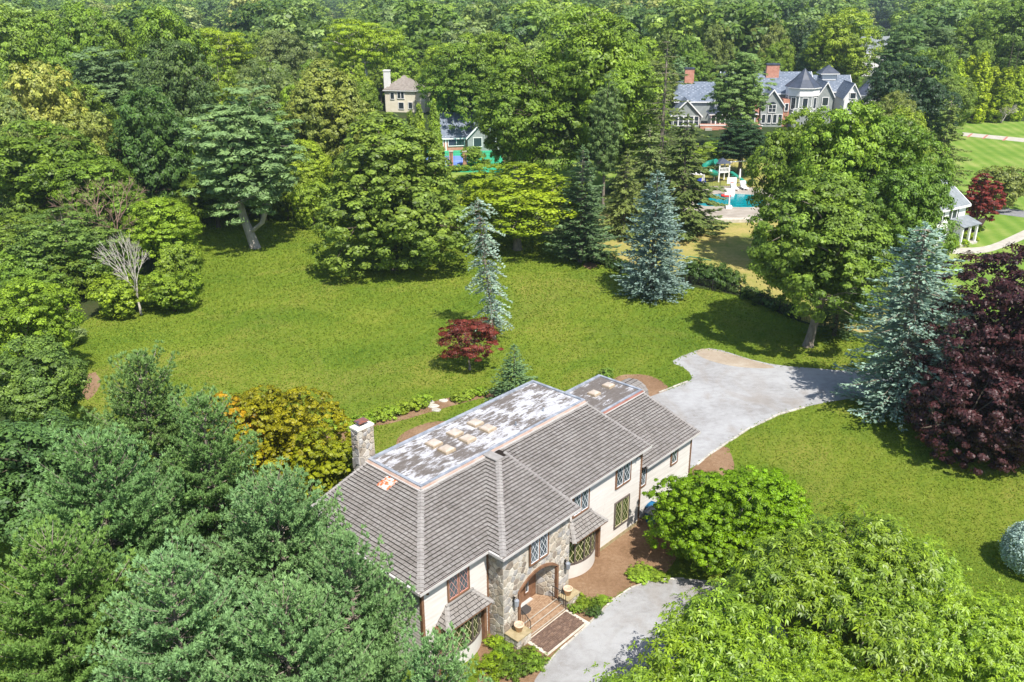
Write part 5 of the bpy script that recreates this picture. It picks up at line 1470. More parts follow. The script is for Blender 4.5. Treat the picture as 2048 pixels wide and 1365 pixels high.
m = MB(); m.hexa([(-.8, -.5, 0), (.8, -.5, 0), (.8, .5, 0), (-.8, .5, 0), (-.7, -.4, .6), (.6, -.3, .75), (.6, .3, .7), (-.7, .4, .5)], surf('blue_tarp', (.01, .03, .3), (.02, .05, .4), 3, .5)); o = m.build('tarp_heap'); o.location = gp(1402, 364); tag(o, 'blue tarp heaped beside the white garden structure', 'tarp')
m = MB(); gpv = [gp(1378, 514), gp(1390, 516), gp(1405, 519), gp(1422, 522)]; m.tube([Vector(q) - Vector(gpv[0]) + Vector((0, 0, .05)) for q in gpv], .05, GREENP, 5); o = m.build('garden_hose'); o.location = gpv[0]; tag(o, 'green garden hose lying on the dry lawn', 'hose')

# ---- sport court
M_CGREEN = surf('court_green', (0.03, 0.30, 0.15), (0.045, 0.36, 0.19), .8, .8, .2); M_CBLUE = surf('court_blue', (0.12, 0.2, 0.5), (0.16, 0.26, 0.6), .8, .8, .2)
sheet('court_surround', gpoly([(640, 285), (1000, 292), (1010, 345), (840, 345), (640, 350)]), 0.004, M_CGREEN)
sheet('court_surface', gpoly([(700, 315), (920, 312), (945, 328), (870, 336), (700, 338)]), 0.010, M_CBLUE)
m = MB(); a, b = gp(720, 324), gp(935, 322); m.box(a[0], b[0], a[1], a[1] + .12, .012, .016, M_WHITE); tag(m.build('court_line'), 'white line painted on the blue court', 'court line')
for px, lab in ((903, 'brick court pillar left of the small tree'), (930, 'brick court pillar right beside the small tree')):
    m = MB(); m.box(-.35, .35, -.35, .35, -.1, 2.7, M_NBRICK); m.box(-.42, .42, -.42, .42, 2.7, 2.85, M_CONC); o = m.build('brick_pillar'); o.location = gp(px, 333); tag(o, lab, 'pillar', 'brick pillars of the court fence')
rail_fence([gp(850, 335), gp(903, 334), gp(930, 333), gp(990, 333)], 'court_fence', 'tall black mesh fence in front of the sport court', 2.6, 1.0, posts=1.6)

# ---- paths right
sheet('stone_path', gpoly([(1925, 265), (2060, 278), (2300, 300), (2300, 309), (2060, 286), (1925, 272)]), 0.002, M_CONC)
for k, px in enumerate((1944, 1975, 2015)):
    a = gp(px, 266 + (px - 1925) * .09); b = gp(px - 9, 273 + (px - 1925) * .1)
    m = MB(); m.hexa([(a[0] - .25, a[1], .004), (a[0] + .25, a[1], .004), (b[0] + .25, b[1], .004), (b[0] - .25, b[1], .004), (a[0] - .25, a[1], .03), (a[0] + .25, a[1], .03), (b[0] + .25, b[1], .03), (b[0] - .25, b[1], .03)], M_REDBRICKPAVE)
    tag(m.build('brick_band'), ['red brick band nearest the trees across the pale path', 'middle red brick band across the pale path', 'rightmost red brick band across the pale path'][k], 'paving band', 'red brick bands across the pale path')
sheet('road', gpoly([(1960, 408), (1985, 413), (2060, 423), (2300, 452), (2300, 470), (2060, 437), (1985, 427), (1950, 420)]), 0.004, M_ASPH, 2)
sheet('front_walk', gpoly([(1900, 497), (1930, 496), (1965, 494), (2000, 483), (2060, 455), (2110, 435), (2130, 440), (2060, 474), (2010, 494), (1975, 505), (1935, 508), (1900, 507)]), 0.004, M_CONC, 2)
sheet('bark_bed', gpoly([(1895, 498), (1915, 470), (1950, 440), (1975, 435), (1965, 452), (1940, 470), (1925, 492)]), 0.002, surf('dark_bark_mulch', (.04, .028, .022), (.08, .055, .045), 4, .95, .1))

# ================================================================== TREES
LIB = {}
def lib_broad(key, seed, R=6.0, H=15.0, z0=3.0, bark=None, trunk=True, base_h=None, tr=.36, nl=7, sub=26, **kw):
    me, C = broad_crown(key + '_crown', seed, R, z0, H, **kw)
    tm = lm = None
    if trunk: tm, lm = limbs_mesh(key, seed, C, z0, tr, base_h or max(z0 + .8, H * .3), bark or M_BARKD, nl, sub)
    LIB.setdefault(key, []).append(dict(crown=me, trunk=tm, limbs=lm, R=R, H=H))
for k in range(4):
    lib_broad('broad', 100 + k, lobes=8 + 2 * k, clumps=330, per=84, ls=.30, rc=.125, z0=2.5 + k * .3, flat=.6, taper=.12 * (k % 2))
for k in range(2):
    lib_broad('airy', 120 + k, lobes=12, clumps=330, per=60, ls=.29, rc=.11, z0=2.5, flat=.5, lobe_r=(.32, .48), inner=.12, sub=40, bark=M_BARK)
for k in range(2):
    lib_broad('linden', 130 + k, H=15, z0=-.8 if k == 0 else 1.2, lobes=16, clumps=640, per=58, ls=.30, rc=.088, flat=.75, droop=.25, up=.5, taper=.25, lobe_r=(.38, .5), inner=.2, skirt=.45 * (1 - k))
lib_broad('locust', 140, R=7, H=14, z0=8.2, lobes=9, clumps=150, per=130, ls=.3, rc=.2, flat=.22, up=1.3, bark=M_DEAD, sub=34, inner=.05, lobe_r=(.3, .5))
lib_broad('dense', 141, R=6, H=12, z0=1.2, lobes=10, clumps=340, per=70, ls=.3, rc=.11, flat=.62, up=.9, inner=.25)
for k in range(2):
    lib_broad('small', 150 + k, R=3, H=5.5, z0=.5, lobes=8, clumps=130, per=60, ls=.26, rc=.17, flat=.55, tr=.12, nl=5, sub=14, base_h=1.6)
for k in range(2):
    lib_broad('shrub', 160 + k, R=1.5, H=1.8, z0=-.3, lobes=7, clumps=60, per=44, ls=.17, rc=.2, flat=.6, tr=.05, nl=5, sub=8, base_h=.5)
def lib_conifer(key, seed, R, H, tr, bark=None, sticks=False, lean=(0, 0), **kw):
    me, sm = conifer_crown(key + '_crown', seed, R, kw.pop('z0', .6), H, lean=lean, sticks=(bark or M_BARKD) if sticks else None, **kw)
    LIB.setdefault(key, []).append(dict(crown=me, trunk=simple_trunk(key + '_trunk', H * .97, tr, bark or M_BARKD, (lean[0] * .97, lean[1] * .97)), limbs=sm, R=R, H=H))
lib_conifer('blue', 200, 3.3, 13.2, .2, levels=30, nb=11, ls=.40, mat=M_BLUE, droop=.12, tip=.2, z0=.3, power=.52, step=.24, upward=.55, wd=.5)
lib_conifer('blue', 201, 4.2, 14.9, .24, M_BARK, True, lean=(-.3, 0), levels=32, nb=10, ls=.42, mat=M_BLUE, droop=.2, tip=.25, z0=.5, power=.45, step=.24, irregular=.3, upward=.4, gap=.06, wd=.45)
lib_conifer('slim', 202, 1.9, 13.4, .17, M_BARK, True, lean=(-1.6, 0), levels=34, nb=7, ls=.36, mat=M_BLUE, droop=.45, tip=.1, z0=1.6, power=.06, step=.22, irregular=.42, gap=.26, wd=.5)
lib_conifer('fir', 203, 3.2, 13.5, .2, M_BARK, True, levels=30, nb=10, ls=.46, droop=.05, tip=.2, z0=.8, power=.75, step=.25, irregular=.22, gap=.04, mat=M_NEEDLE, wd=.48, sprays=1.4)
for k in range(2):
    lib_conifer('norway', 204 + k, 4.4, 17, .26, M_BARK, True, levels=34, nb=9, ls=.62, droop=.3, tip=.3, z0=.8, power=.6, step=.26, irregular=.4, gap=.3, hang=.75, mat=M_NEEDLE, wd=.42, sprays=1.3)
lib_conifer('sparse', 206, 3.9, 24, .45, M_BARK, True, levels=36, nb=7, ls=.6, droop=.15, tip=.2, z0=2.5, power=.4, step=.36, irregular=.5, gap=.3, hang=.55, mat=M_NEEDLE, wd=.38, sprays=1.1)
for k in range(3):
    lib_broad('wpine', 207 + k, R=5.4, H=19, z0=2.8, lobes=18, clumps=420, per=85, ls=.34, rc=.105, flat=.45, up=.8, taper=.36, lobe_r=(.2, .36), inner=.08, aspect=.34, mat=M_NEEDLE, bark=M_BARK, sub=60, jag=.2, base_h=7.5, tr=.34)
lib_conifer('spruce', 209, 3.0, 13, .2, levels=26, nb=8, ls=.42, droop=.2, tip=.3, z0=.5, step=.3, mat=M_NEEDLE, gap=.08)
for k in range(2):
    me, C = broad_crown('arborvitae_crown', 220 + k, 1.7, -.2, 9.0, lobes=6, clumps=190, per=60, ls=.27, rc=.19, flat=1.4, taper=.62, up=.6, lobe_r=(.5, .7), inner=.3)
    LIB.setdefault('arb', []).append(dict(crown=me, trunk=simple_trunk('arb_trunk', 6, .12, M_BARKD), limbs=None, R=1.7, H=9.0))
# far crowns
for k in range(4):
    me, C = broad_crown('far_crown', 240 + k, 6, 1.5, 15, lobes=8 + k, clumps=110, per=30, ls=.75, rc=.17, mat=M_FAR, inner=.3)
    LIB.setdefault('far', []).append(dict(crown=me, trunk=limbs_mesh('far', 240 + k, C, 3, .3, 4.5, M_BARKD, 4, 6)[0], limbs=None, R=6, H=15))
me, _s = conifer_crown('far_conifer_crown', 245, 3.6, 1, 16, levels=16, nb=7, ls=.8, mat=M_FAR, step=.6, droop=.15, wd=.5)
LIB['farcon'] = [dict(crown=me, trunk=simple_trunk('far_conifer_trunk', 15, .25, M_BARKD), limbs=None, R=3.6, H=16)]

G = dict(mid=(.085, .14, .018), bright=(.118, .178, .017), lime=(.13, .19, .01), dark=(.034, .066, .014), deep=(.026, .052, .02), olive=(.10, .13, .03), gold=(.135, .16, .04),
         linden=(.095, .14, .024), pine=(.075, .12, .038), bpine=(.085, .138, .055), blue=(.23, .32, .29), norway=(.088, .12, .034), fir=(.085, .13, .055), yellow=(.14, .175, .03), red=(.2, .022, .016), purple=(.045, .016, .017), pale=(.115, .16, .05), spr=(.055, .09, .026))
OCC = []   # (x, y, R) of everything planted
def plant(key, x, y, R, H, col, label, cat='tree', name='tree', group=None, rz=None, var=None, z=0.0, tilt=None, trunkless=False):
    rr = random.Random(int(abs(x * 131 + y * 977)) + 5)
    L = LIB[key]; d = L[rr.randrange(len(L))] if var is None else L[var]
    r = empty(name, (x, y, z), rr.uniform(0, 6.28) if rz is None else rz, label, cat, group)
    r.scale = (R / d['R'], R / d['R'], H / d['H'])
    if tilt: r.rotation_euler = (tilt[0], tilt[1], r.rotation_euler[2])
    if d['trunk'] and not trunkless: link('trunk', d['trunk'], r)
    if d['limbs']: link('limbs', d['limbs'], r)
    c = link('crown', d['crown'], r)
    col = G[col] if isinstance(col, str) else col
    f = rr.uniform(.88, 1.12); c.color = (col[0] * f * rr.uniform(.93, 1.07), col[1] * f, col[2] * f * rr.uniform(.85, 1.15), 1)
    OCC.append((x, y, R))
    return r
def T(key, xc, ytop, Y, wpx, col, label, cat='tree', name=None, **kw):
    """tree whose top shows at (xc, ytop) of the photograph, standing Y metres off"""
    d = ray(xc, ytop); H = CAM_H + d[2] / d[1] * Y; x = d[0] / d[1] * Y
    dep = project(x, Y, H * .6)[2]; R = wpx / 2 / CAM_F * dep * {'blue': 1.3, 'fir': 1.35, 'slim': 1.12, 'arb': 1.15, 'norway': 1.15, 'wpine': 1.25, 'locust': 1.1, 'small': 1.0}.get(key, 1.13)
    nmz = name or {'blue': 'blue_spruce', 'slim': 'blue_spruce', 'fir': 'fir_tree', 'norway': 'norway_spruce', 'sparse': 'tall_spruce', 'wpine': 'pine_tree', 'spruce': 'spruce_tree', 'arb': 'arborvitae', 'linden': 'linden_tree', 'locust': 'locust_tree', 'shrub': 'shrub'}.get(key, 'broadleaf_tree')
    return plant(key, x, Y, R, H, col, label, cat, nmz, **kw)

# --- trees one can name, lawn first
T('slim', 985, 398, 75.6, 62, 'blue', 'slim leaning blue spruce with bare patches in the middle of the lawn', rz=0)
T('blue', 1316, 343, 87.8, 122, 'blue', 'full blue spruce at the fence right of the lawn', var=0)
T('fir', 1166, 293, 100.5, 108, 'fir', 'grey green fir with open lower boughs at the lawn edge')
T('linden', 774, 246, 98, 300, 'linden', 'huge round linden sweeping down to the lawn grass', var=0)
T('linden', 648, 118, 138, 175, (.12, .155, .035), 'tall linden with yellowish flowers behind the lawn', var=1)
T('airy', 1034, 330, 106, 262, 'lime', 'bright lime green multi trunked tree at the back of the lawn', name='lime_green_tree')
T('small', 935, 375, 109, 90, 'yellow', 'small yellow green tree between the round linden and the slim spruce')
fpine = T('wpine', 470, 152, 107.5, 245, 'bpine', 'big blue green pine with leaning forked trunk at the left lawn edge', rz=0, trunkless=True)
m = MB(); fx, fy, _ = gp(483, 498)
m.tube([(0, 0, -.2), (-.35, .1, 1.8), (-.7, .2, 3.6), (-.9, .2, 6), (-.6, .1, 9.5)], [.42, .34, .29, .24, .16], M_PALEBARK, 9); m.tube([(-.4, .1, 1.7), (.7, -.1, 3.0), (1.3, -.2, 5.2), (1.7, 0, 8.2)], [.22, .19, .16, .11], M_PALEBARK, 8)
fk = m.build('forked_trunk', fpine); fk.location = (0, 0, 0)
T('wpine', 500, 200, 122, 150, 'bpine', 'blue green pine close behind the forked pine', var=1)
T('sparse', 1336, 74, 128, 105, 'norway', 'very tall half bare spruce rising above the wood', var=0)
T('norway', 1376, 232, 114, 150, 'norway', 'drooping olive green spruce in front of the pool')
T('norway', 1300, 250, 120, 120, 'norway', 'drooping spruce left of the tall half bare spruce')
T('norway', 1255, 300, 112, 90, 'norway', 'drooping spruce between the fir and the full blue spruce')
T('wpine', 1485, 88, 176, 122, (.075, .122, .034), 'layered pine standing in front of the mansion')
T('wpine', 1490, 232, 152, 120, 'deep', 'dark low pine behind the playset')
T('norway', 1905, 195, 128, 96, 'norway', 'olive spruce at the edge of the striped lawn')
T('blue', 1862, 446, 60.2, 200, 'blue', 'large shaggy blue spruce beside the gravel drive', var=1, rz=0)
T('spruce', 1690, 520, 76, 110, 'spr', 'dark green spruce between the oak and the shaggy blue spruce')
T('spruce', 1740, 470, 80, 110, 'spr', 'second dark spruce in the shade behind the shaggy blue spruce')
T('small', 2016, 330, 126, 110, 'olive', 'olive green spreading tree by the road', name='spreading_tree')
for i, (xc, yt, w) in enumerate(((1918, 125, 48), (1945, 118, 46), (1968, 112, 52), (1990, 140, 44), (2016, 142, 46), (2040, 138, 50))):
    T('arb', xc, yt, 213 + (i % 2) * 3, w, (.17, .23, .014), 'yellow green arborvitae, number %s from the left in the hedge row above the striped lawn' % ['one', 'two', 'three', 'four', 'five', 'six'][i], 'arborvitae', group='arborvitae row above the striped lawn')
# left wood, named individuals: (kind, x, ytop, distance, width, colour, words)
NAMED = [
 ('dense', 292, 178, 120, 165, 'dark', 'dark round maple behind the dead brown twigs'),
 ('dense', 60, 128, 128, 175, 'gold', 'golden flowering tree at the left edge of the picture'),
 ('dense', 168, 225, 118, 130, 'gold', 'golden flowering tree right of and below the first golden one'),
 ('wpine', 196, 70, 152, 185, 'bpine', 'broad blue green pine in the upper left wood'),
 ('broad', 40, 14, 172, 150, 'mid', 'tall broadleaf tree in the top left corner'),
 ('broad', 140, 12, 168, 150, 'mid', 'tall broadleaf tree second from the top left corner'),
 ('broad', 228, 22, 175, 130, 'mid', 'tall broadleaf tree behind the broad blue green pine'),
 ('broad', 322, -6, 165, 150, 'mid', 'tallest broadleaf tree of the upper left wood'),
 ('broad', 330, 74, 140, 150, (.06, .105, .03), 'bluish green broadleaf tree above the dark round maple'),
 ('locust', 436, 56, 205, 130, 'lime', 'bright yellow green locust tree with pale limbs at upper left'),
 ('locust', 725, 40, 205, 140, 'lime', 'bright yellow green locust tree with pale limbs at upper centre'),
 ('small', 352, 92, 175, 46, 'lime', 'small bright green tree below the tallest left tree'),
 ('airy', 430, 120, 150, 110, 'bright', 'light green tree below the upper left locust tree'),
 ('airy', 520, 105, 170, 120, 'pale', 'pale green tree between the two locust trees'),
 ('broad', 560, 60, 215, 110, 'pale', 'pale grey green tree far behind the tall linden'),
 ('broad', 712, 165, 150, 90, 'mid', 'broadleaf tree left of the cream house'),
 ('dense', 712, 222, 148, 80, 'deep', 'dark tree below the cream house'),
 ('arb', 868, 205, 150, 34, 'bright', 'pointed green conifer left of the pavilion roof'),
 ('arb', 838, 215, 152, 34, 'bright', 'pointed green conifer second left of the pavilion roof'),
 ('arb', 820, 230, 150, 30, 'mid', 'pointed green conifer third left of the pavilion roof'),
 ('small', 945, 292, 163, 50, 'mid', 'small pruned tree in front of the court pavilion'),
 ('broad', 1180, 22, 142, 235, (.095, .158, .017), 'crown of the giant oak at upper centre'),
 ('broad', 1062, 108, 138, 205, (.088, .15, .017), 'left crown beside the giant oak'),
 ('broad', 1255, 110, 136, 160, (.088, .15, .017), 'right crown beside the giant oak'),
 ('airy', 1030, 168, 136, 105, 'mid', 'open crowned tree hanging over the court pavilion'),
 ('broad', 925, 92, 184, 140, 'mid', 'broadleaf tree right of the cream house'),
 ('broad', 850, 75, 262, 110, 'mid', 'broadleaf tree behind the cream house'),
 ('broad', 975, 60, 190, 130, 'bright', 'bright broadleaf tree left of the giant oak'),
 ('broad', 1618, 204, 98, 175, (.098, .16, .017), 'left upper oak crown before the mansion'),
 ('broad', 1705, 200, 94, 185, (.098, .16, .017), 'middle upper oak crown before the mansion'),
 ('broad', 1800, 236, 92, 180, (.075, .135, .016), 'right upper oak crown beside the olive spruce'),
 ('broad', 1830, 330, 84, 150, (.07, .13, .016), 'oak crown above the shaggy blue spruce'),
 ('dense', 1828, 112, 168, 160, 'deep', 'very dark round tree right of the mansion'),
 ('broad', 1690, 22, 236, 125, 'bright', 'bright layered tree right above the mansion tower'),
 ('dense', 1625, 40, 262, 80, 'deep', 'dark tree above the mansion roof'),
 ('wpine', 1815, 30, 215, 110, 'pine', 'pine right of the distant grey roofed house'),
 ('wpine', 1880, 40, 225, 110, 'pine', 'second pine right of the distant grey roofed house'),
 ('broad', 1985, 20, 245, 130, 'mid', 'large tree above the arborvitae row'),
 ('broad', 2050, -5, 240, 140, 'mid', 'large dark tree in the top right corner'),
 ('dense', 1545, 42, 250, 90, 'olive', 'olive gold tree above the mansion'),
 ('dense', 1437, 48, 250, 70, 'olive', 'golden topped tree left of the layered pine'),
 ('spruce', 1500, 60, 255, 60, 'spr', 'dark spruce behind the layered pine'),
 ('spruce', 1400, 60, 262, 50, 'spr', 'dark spruce right of the half bare spruce top'),
 ('airy', 115, 420, 90, 190, (.075, .13, .03), 'grey green tree left of the dead tree'),
 ('airy', 30, 430, 92, 150, 'mid', 'shaded tree at the left edge beyond the lawn'),
 ('broad', 60, 250, 108, 230, 'mid', 'large green tree below the golden flowering trees'),
 ('broad', 190, 320, 104, 170, 'mid', 'green tree left of the dead brown twigs'),
 ('broad', 322, 400, 97, 130, 'bright', 'light green maple right behind the dead tree'),
 ('small', 352, 480, 89, 90, 'bright', 'low maple right of the dead tree'),
 ('small', 232, 548, 83, 110, 'bright', 'low maple left of the dead tree foot'),
 ('small', 335, 540, 84, 110, 'bright', 'low maple at the right of the dead tree foot'),
 ('broad', 45, 560, 66, 160, 'bright', 'sunny maple at the left edge below the shaded tree'),
 ('broad', 45, 690, 55, 190, (.08, .135, .028), 'maple at the left edge above the foreground pines'),
 ('broad', 20, 850, 42, 270, (.05, .095, .026), 'dark ivy covered tree at the left edge by the foreground pines'),
 ('broad', 600, 285, 128, 110, 'bright', 'rounded bright green tree between the forked pine and the round linden'),
 ('small', 565, 330, 122, 90, 'bright', 'low green tree behind the lawn edge right of the forked pine'),
 ('small', 620, 360, 118, 80, 'bright', 'low green tree just left of the round linden'),
 ('broad', 520, 330, 124, 100, 'mid', 'green tree in the shade behind the forked pine'),
 ('broad', 420, 330, 118, 120, 'mid', 'green tree left of the forked pine trunk'),
 ('broad', 130, 160, 140, 130, 'mid', 'green tree between the golden tree and the broad pine'),
]
for k, x, yt, Y, w, c, lab in NAMED: T(k, x, yt, Y, w, c, lab)
T('small', 140, 655, 75, 62, 'pale', 'thin pale willow sapling on the left lawn', name='sapling')
x, y, _ = gp(1975, 905)

# --- special crowns built for one tree only
def special(name, x, y, H, R, z0, col, label, seed, kw, tr=.35, bark=None, base_h=None, nl=8, sub=34, mat=None, lean=(0, 0), cat='tree', rz=0.0):
    me, C = broad_crown(name + '_crown', seed, R, z0, H, mat=mat, **kw)
    C = C + np.array([lean[0], lean[1], 0]) * (C[:, 2:3] / H) * 0
    tm, lm = limbs_mesh(name, seed, C, z0, tr, base_h or (z0 + 1.2), bark or M_BARK, nl, sub, lean)
    r = empty(name, (x, y, 0), rz, label, cat); link('trunk', tm, r); link('limbs', lm, r); c = link('crown', me, r)
    col = G[col] if isinstance(col, str) else col; c.color = (*col, 1); OCC.append((x, y, R)); return r
ox, oy, _ = gp(1612, 693)
special('oak_tree', ox + .2, oy, 14.6, 6.4, 3.9, (.09, .148, .02), 'sunlit oak with pale trunk standing on the lawn beside the drive', 301, dict(lobes=13, clumps=420, per=110, ls=.30, rc=.11, flat=.6, inner=.2, taper=.1), .42, M_BARK, 4.8, 9, 40, lean=(.7, 0))
special('purple_beech', 37.2, 56.6, 14.0, 7.6, -.2, 'purple', 'huge dark purple beech spreading at the right edge', 302, dict(skirt=.3, lobes=18, clumps=620, per=80, ls=.24, rc=.085, flat=.6, inner=.2, up=.5), .45, M_BARKD, 2.5, 9, 50, mat=M_DARKRED)
special('purple_beech', 33.0, 53.0, 7.6, 4.6, -.4, 'purple', 'lower purple beech in front, its boughs touching the lawn', 303, dict(skirt=.3, lobes=14, clumps=360, per=80, ls=.24, rc=.095, flat=.6, inner=.2, up=.5), .4, M_BARKD, 2.2, 8, 30, mat=M_DARKRED)
mx, my, _ = gp(950, 743)
special('red_maple', mx - .45, my + .3, 5.1, 2.9, 1.1, (.08, .018, .013), 'dark red japanese maple on the lawn before the slim blue spruce', 304, dict(lobes=13, clumps=110, per=110, ls=.16, rc=.16, flat=.3, inner=.03, up=1.0, jag=.14, lobe_r=(.28, .42), aspect=.55), .1, M_BARK, 1.25, 6, 30)
special('red_maple', *gp(1950, 462)[:2], 7.6, 2.7, .8, (.11, .018, .015), 'bright red maple at the corner of the white house', 305, dict(lobes=9, clumps=110, per=80, ls=.26, rc=.16, flat=.35, inner=.12, up=1.0), .12, M_BARK, 1.4, 6, 20)
def SP(name, xc, ytop, Y, wpx, z0, col, label, seed, kw, **k2):
    d = ray(xc, ytop); H = CAM_H + d[2] / d[1] * Y; x = d[0] / d[1] * Y
    return special(name, x, Y, H, wpx / 2 / CAM_F * project(x, Y, H * .6)[2] * 1.05, z0, col, label, seed, kw, **k2)
SP('golden_cypress', 520, 752, 47, 330, -.6, (.15, .15, .005), 'large golden green cypress dome with orange tips behind the left end of the house', 306, dict(lobes=26, clumps=1300, per=60, ls=.15, rc=.042, flat=.5, inner=.15, up=.9, lobe_r=(.3, .42), skirt=.2), tr=.2, bark=M_BARKD, base_h=1.0, nl=8, sub=30)
SP('golden_cypress', 655, 858, 43.5, 190, -.4, (.12, .145, .005), 'green cypress nearest the stone chimney', 307, dict(lobes=16, clumps=620, per=48, ls=.17, rc=.06, flat=.5, inner=.15, up=.9, lobe_r=(.3, .42), skirt=.2), tr=.15, bark=M_BARKD, base_h=1.0, nl=6, sub=20)
SP('golden_cypress', 440, 775, 45.5, 170, -.3, (.19, .13, .006), 'orange tipped left part of the golden cypress group', 308, dict(lobes=16, clumps=420, per=48, ls=.16, rc=.07, flat=.5, inner=.15, up=.9, lobe_r=(.3, .42), skirt=.2), tr=.15, bark=M_BARKD, base_h=1.0, nl=6, sub=20)
special('green_shrub_tree', *gp(1418, 1110)[:2], 5.3, 4.2, -.2, (.1, .185, .005), 'vivid green spreading shrub tree in front of the wing', 309, dict(lobes=22, clumps=900, per=85, ls=.125, rc=.055, flat=.6, inner=.2, up=.8, lobe_r=(.26, .4), jag=.07), .14, M_BARK, .9, 9, 40)
special('green_shrub_tree', *gp(1520, 1080)[:2], 4.4, 3.1, .1, (.095, .175, .005), 'right part of the vivid green shrub tree beside the lawn', 310, dict(lobes=16, clumps=480, per=75, ls=.125, rc=.075, flat=.55, inner=.12, up=.8, lobe_r=(.3, .42), jag=.05), .12, M_BARK, .9, 7, 20)

# near white pines
def near_pine(var, x, y, H, R, label, col, rz, s=1.0):
    r = empty('pine_tree', (x, y, 0), rz, label, 'tree', None); d = LIB['near'][var]
    r.scale = (R / d['R'], R / d['R'], H / d['H'])
    link('trunk_and_boughs', d['limbs'], r); c = link('crown', d['crown'], r); c.color = (*col, 1); OCC.append((x, y, R)); return r
for k, (H, R, wh, nb) in enumerate(((15.0, 5.6, .62, 7), (14.0, 6.2, .6, 8))):
    me, sm = pine_tree('near_pine', 400 + k, H, R, 2.0, M_BARK, whorl=wh * 1.12, nb=nb, tufts=.62, ln=.26, needles=11, width=.05)
    LIB.setdefault('near', []).append(dict(crown=me, limbs=sm, R=R, H=H))
def NP(var, xt, yt, Y, wpx, label, col=(.085, .165, .075), rz=0.0):
    d = ray(xt, yt); H = CAM_H + d[2] / d[1] * Y; x = d[0] / d[1] * Y
    R = wpx / 2 / CAM_F * project(x, Y, H * .7)[2]
    return near_pine(var, x, Y, H, R, label, col, rz)
NP(0, 275, 715, 41, 330, 'foreground pine whose tips stand before the left lawn', (.09, .15, .045), .3)
NP(1, 180, 880, 33, 400, 'foreground pine at lower left before the ivy covered tree', (.08, .145, .052), 1.1)
NP(0, 400, 800, 37.5, 300, 'foreground pine left of the golden cypress', (.083, .145, .046), 2.2)
NP(1, 545, 955, 31, 380, 'foreground pine nearest the house corner', (.092, .158, .064), 3.3)
NP(0, 690, 1075, 27, 330, 'foreground pine whose branches cross the left end wall', (.096, .165, .066), 4.1)
NP(1, 95, 1080, 27, 460, 'foreground pine in the lower left corner', (.088, .152, .036), 5.2)
NP(0, 330, 1120, 25, 430, 'foreground pine at the bottom edge left of centre', (.095, .165, .07), 0.8)
NP(1, 560, 1190, 23.5, 460, 'foreground pine at the bottom edge', (.096, .165, .066), 2.9)
NP(0, 870, 1285, 22, 340, 'foreground pine at the bottom edge beneath the left bow window', (.095, .165, .066), 1.9)

# big leaved tree in the right foreground
WH = {}
def whorl_tree(name, seed, x, y, H, label, src=None, spread=.62, col=(.098, .165, .01), nper=9, rz=0.0, sx=1.0, stems=1, tw=7):
    if src:
        tm, bm, cm, H0 = WH[src]; r = empty(name, (x, y, 0), rz, label, 'tree'); r.scale = (sx * H / H0, sx * H / H0, H / H0)
        link('trunk', tm, r); link('branches', bm, r); c = link('crown', cm, r); c.color = (*col, 1); OCC.append((x, y, 5)); return r, 0
    g = rng(seed)
    tm, bm, ends = fine_twig_tree(name, seed, H, M_BARK, depth=5, spread=spread, r0=.17, gravity=-.05, first=.17, nmin=3, nmax=4, shrink=.74, stems=stems)
    P = []; D = []
    for p, d, lev in ends:
        if lev < 4: continue
        for q in range(tw if lev == 5 else 1):
            off = g.normal(size=3) * (.34 if q else .02)
            P.append(np.array(p) + off + np.array(d) * .06 * q); D.append(np.array(d) + np.array([0, 0, .6]) + g.normal(size=3) * .25)
    P = np.array(P); D = unit(np.array(D)); n = len(P); ids = np.repeat(np.arange(n), nper)
    a = np.tile(np.arange(nper) * 2 * math.pi / nper, n) + np.repeat(g.uniform(0, 6.28, n), nper) + g.normal(size=n * nper) * .2
    u = unit(np.cross(D, rdir(g, n))); v = np.cross(D, u)
    rad = u[ids] * np.cos(a)[:, None] + v[ids] * np.sin(a)[:, None]
    k = g.uniform(-.15, .75, (n * nper, 1))
    t = unit(rad + D[ids] * k + np.array([0, 0, -.12])); ln = .24 * g.uniform(.6, 1.25, (n * nper, 1))
    side = unit(np.cross(t, D[ids] + g.normal(size=(n * nper, 3)) * .25)) * .042
    b = P[ids] + t * .02; mid = b + t * ln * .5; tip = b + t * ln + np.array([0, 0, -.4]) * ln; up = np.cross(side, t) * .25
    # two halves folded along the midrib
    V = np.concatenate([np.stack([b, mid + side + np.abs(up), tip, mid], 1), np.stack([b, mid, tip, mid - side + np.abs(up)], 1)])
    tn = .45 * g.uniform(0, 1, n)[ids] + .55 * g.uniform(0, 1, n * nper)
    cm = np_mesh(name + '_crown', V, 4, M_BIGLEAF, np.concatenate([tn, tn]))
    WH[seed] = (tm, bm, cm, H)
    r = empty(name, (x, y, 0), rz, label, 'tree'); r.scale = (sx, sx, 1)
    link('trunk', tm, r); link('branches', bm, r); c = link('crown', cm, r); c.color = (*col, 1); OCC.append((x, y, 5)); return r, n
print('whorls', whorl_tree('large_leaved_tree', 501, *gp(1650, 1315)[:2], 12.3, 'large leaved bright green tree filling the lower right corner', spread=.74, sx=1.2, tw=4, nper=8)[1])
whorl_tree('large_leaved_tree', 503, *gp(1430, 1420)[:2], 9.0, 'large leaved tree at the bottom edge above the gravel forecourt', spread=.74, sx=1.15, tw=4, nper=8)
whorl_tree('large_leaved_tree', 0, *gp(1930, 1420)[:2], 9.4, 'large leaved tree at the bottom right before the round blue spruce', src=501, rz=2.1, sx=1.15)
whorl_tree('large_leaved_tree', 0, *gp(1800, 1250)[:2], 7.8, 'large leaved tree reaching over the right lawn beyond the others', src=503, rz=4.0, sx=1.15)
whorl_tree('large_leaved_tree', 0, *gp(1275, 1560)[:2], 7.8, 'large leaved tree at the bottom edge right of the brick walk', src=503, rz=1.2, sx=1.05)
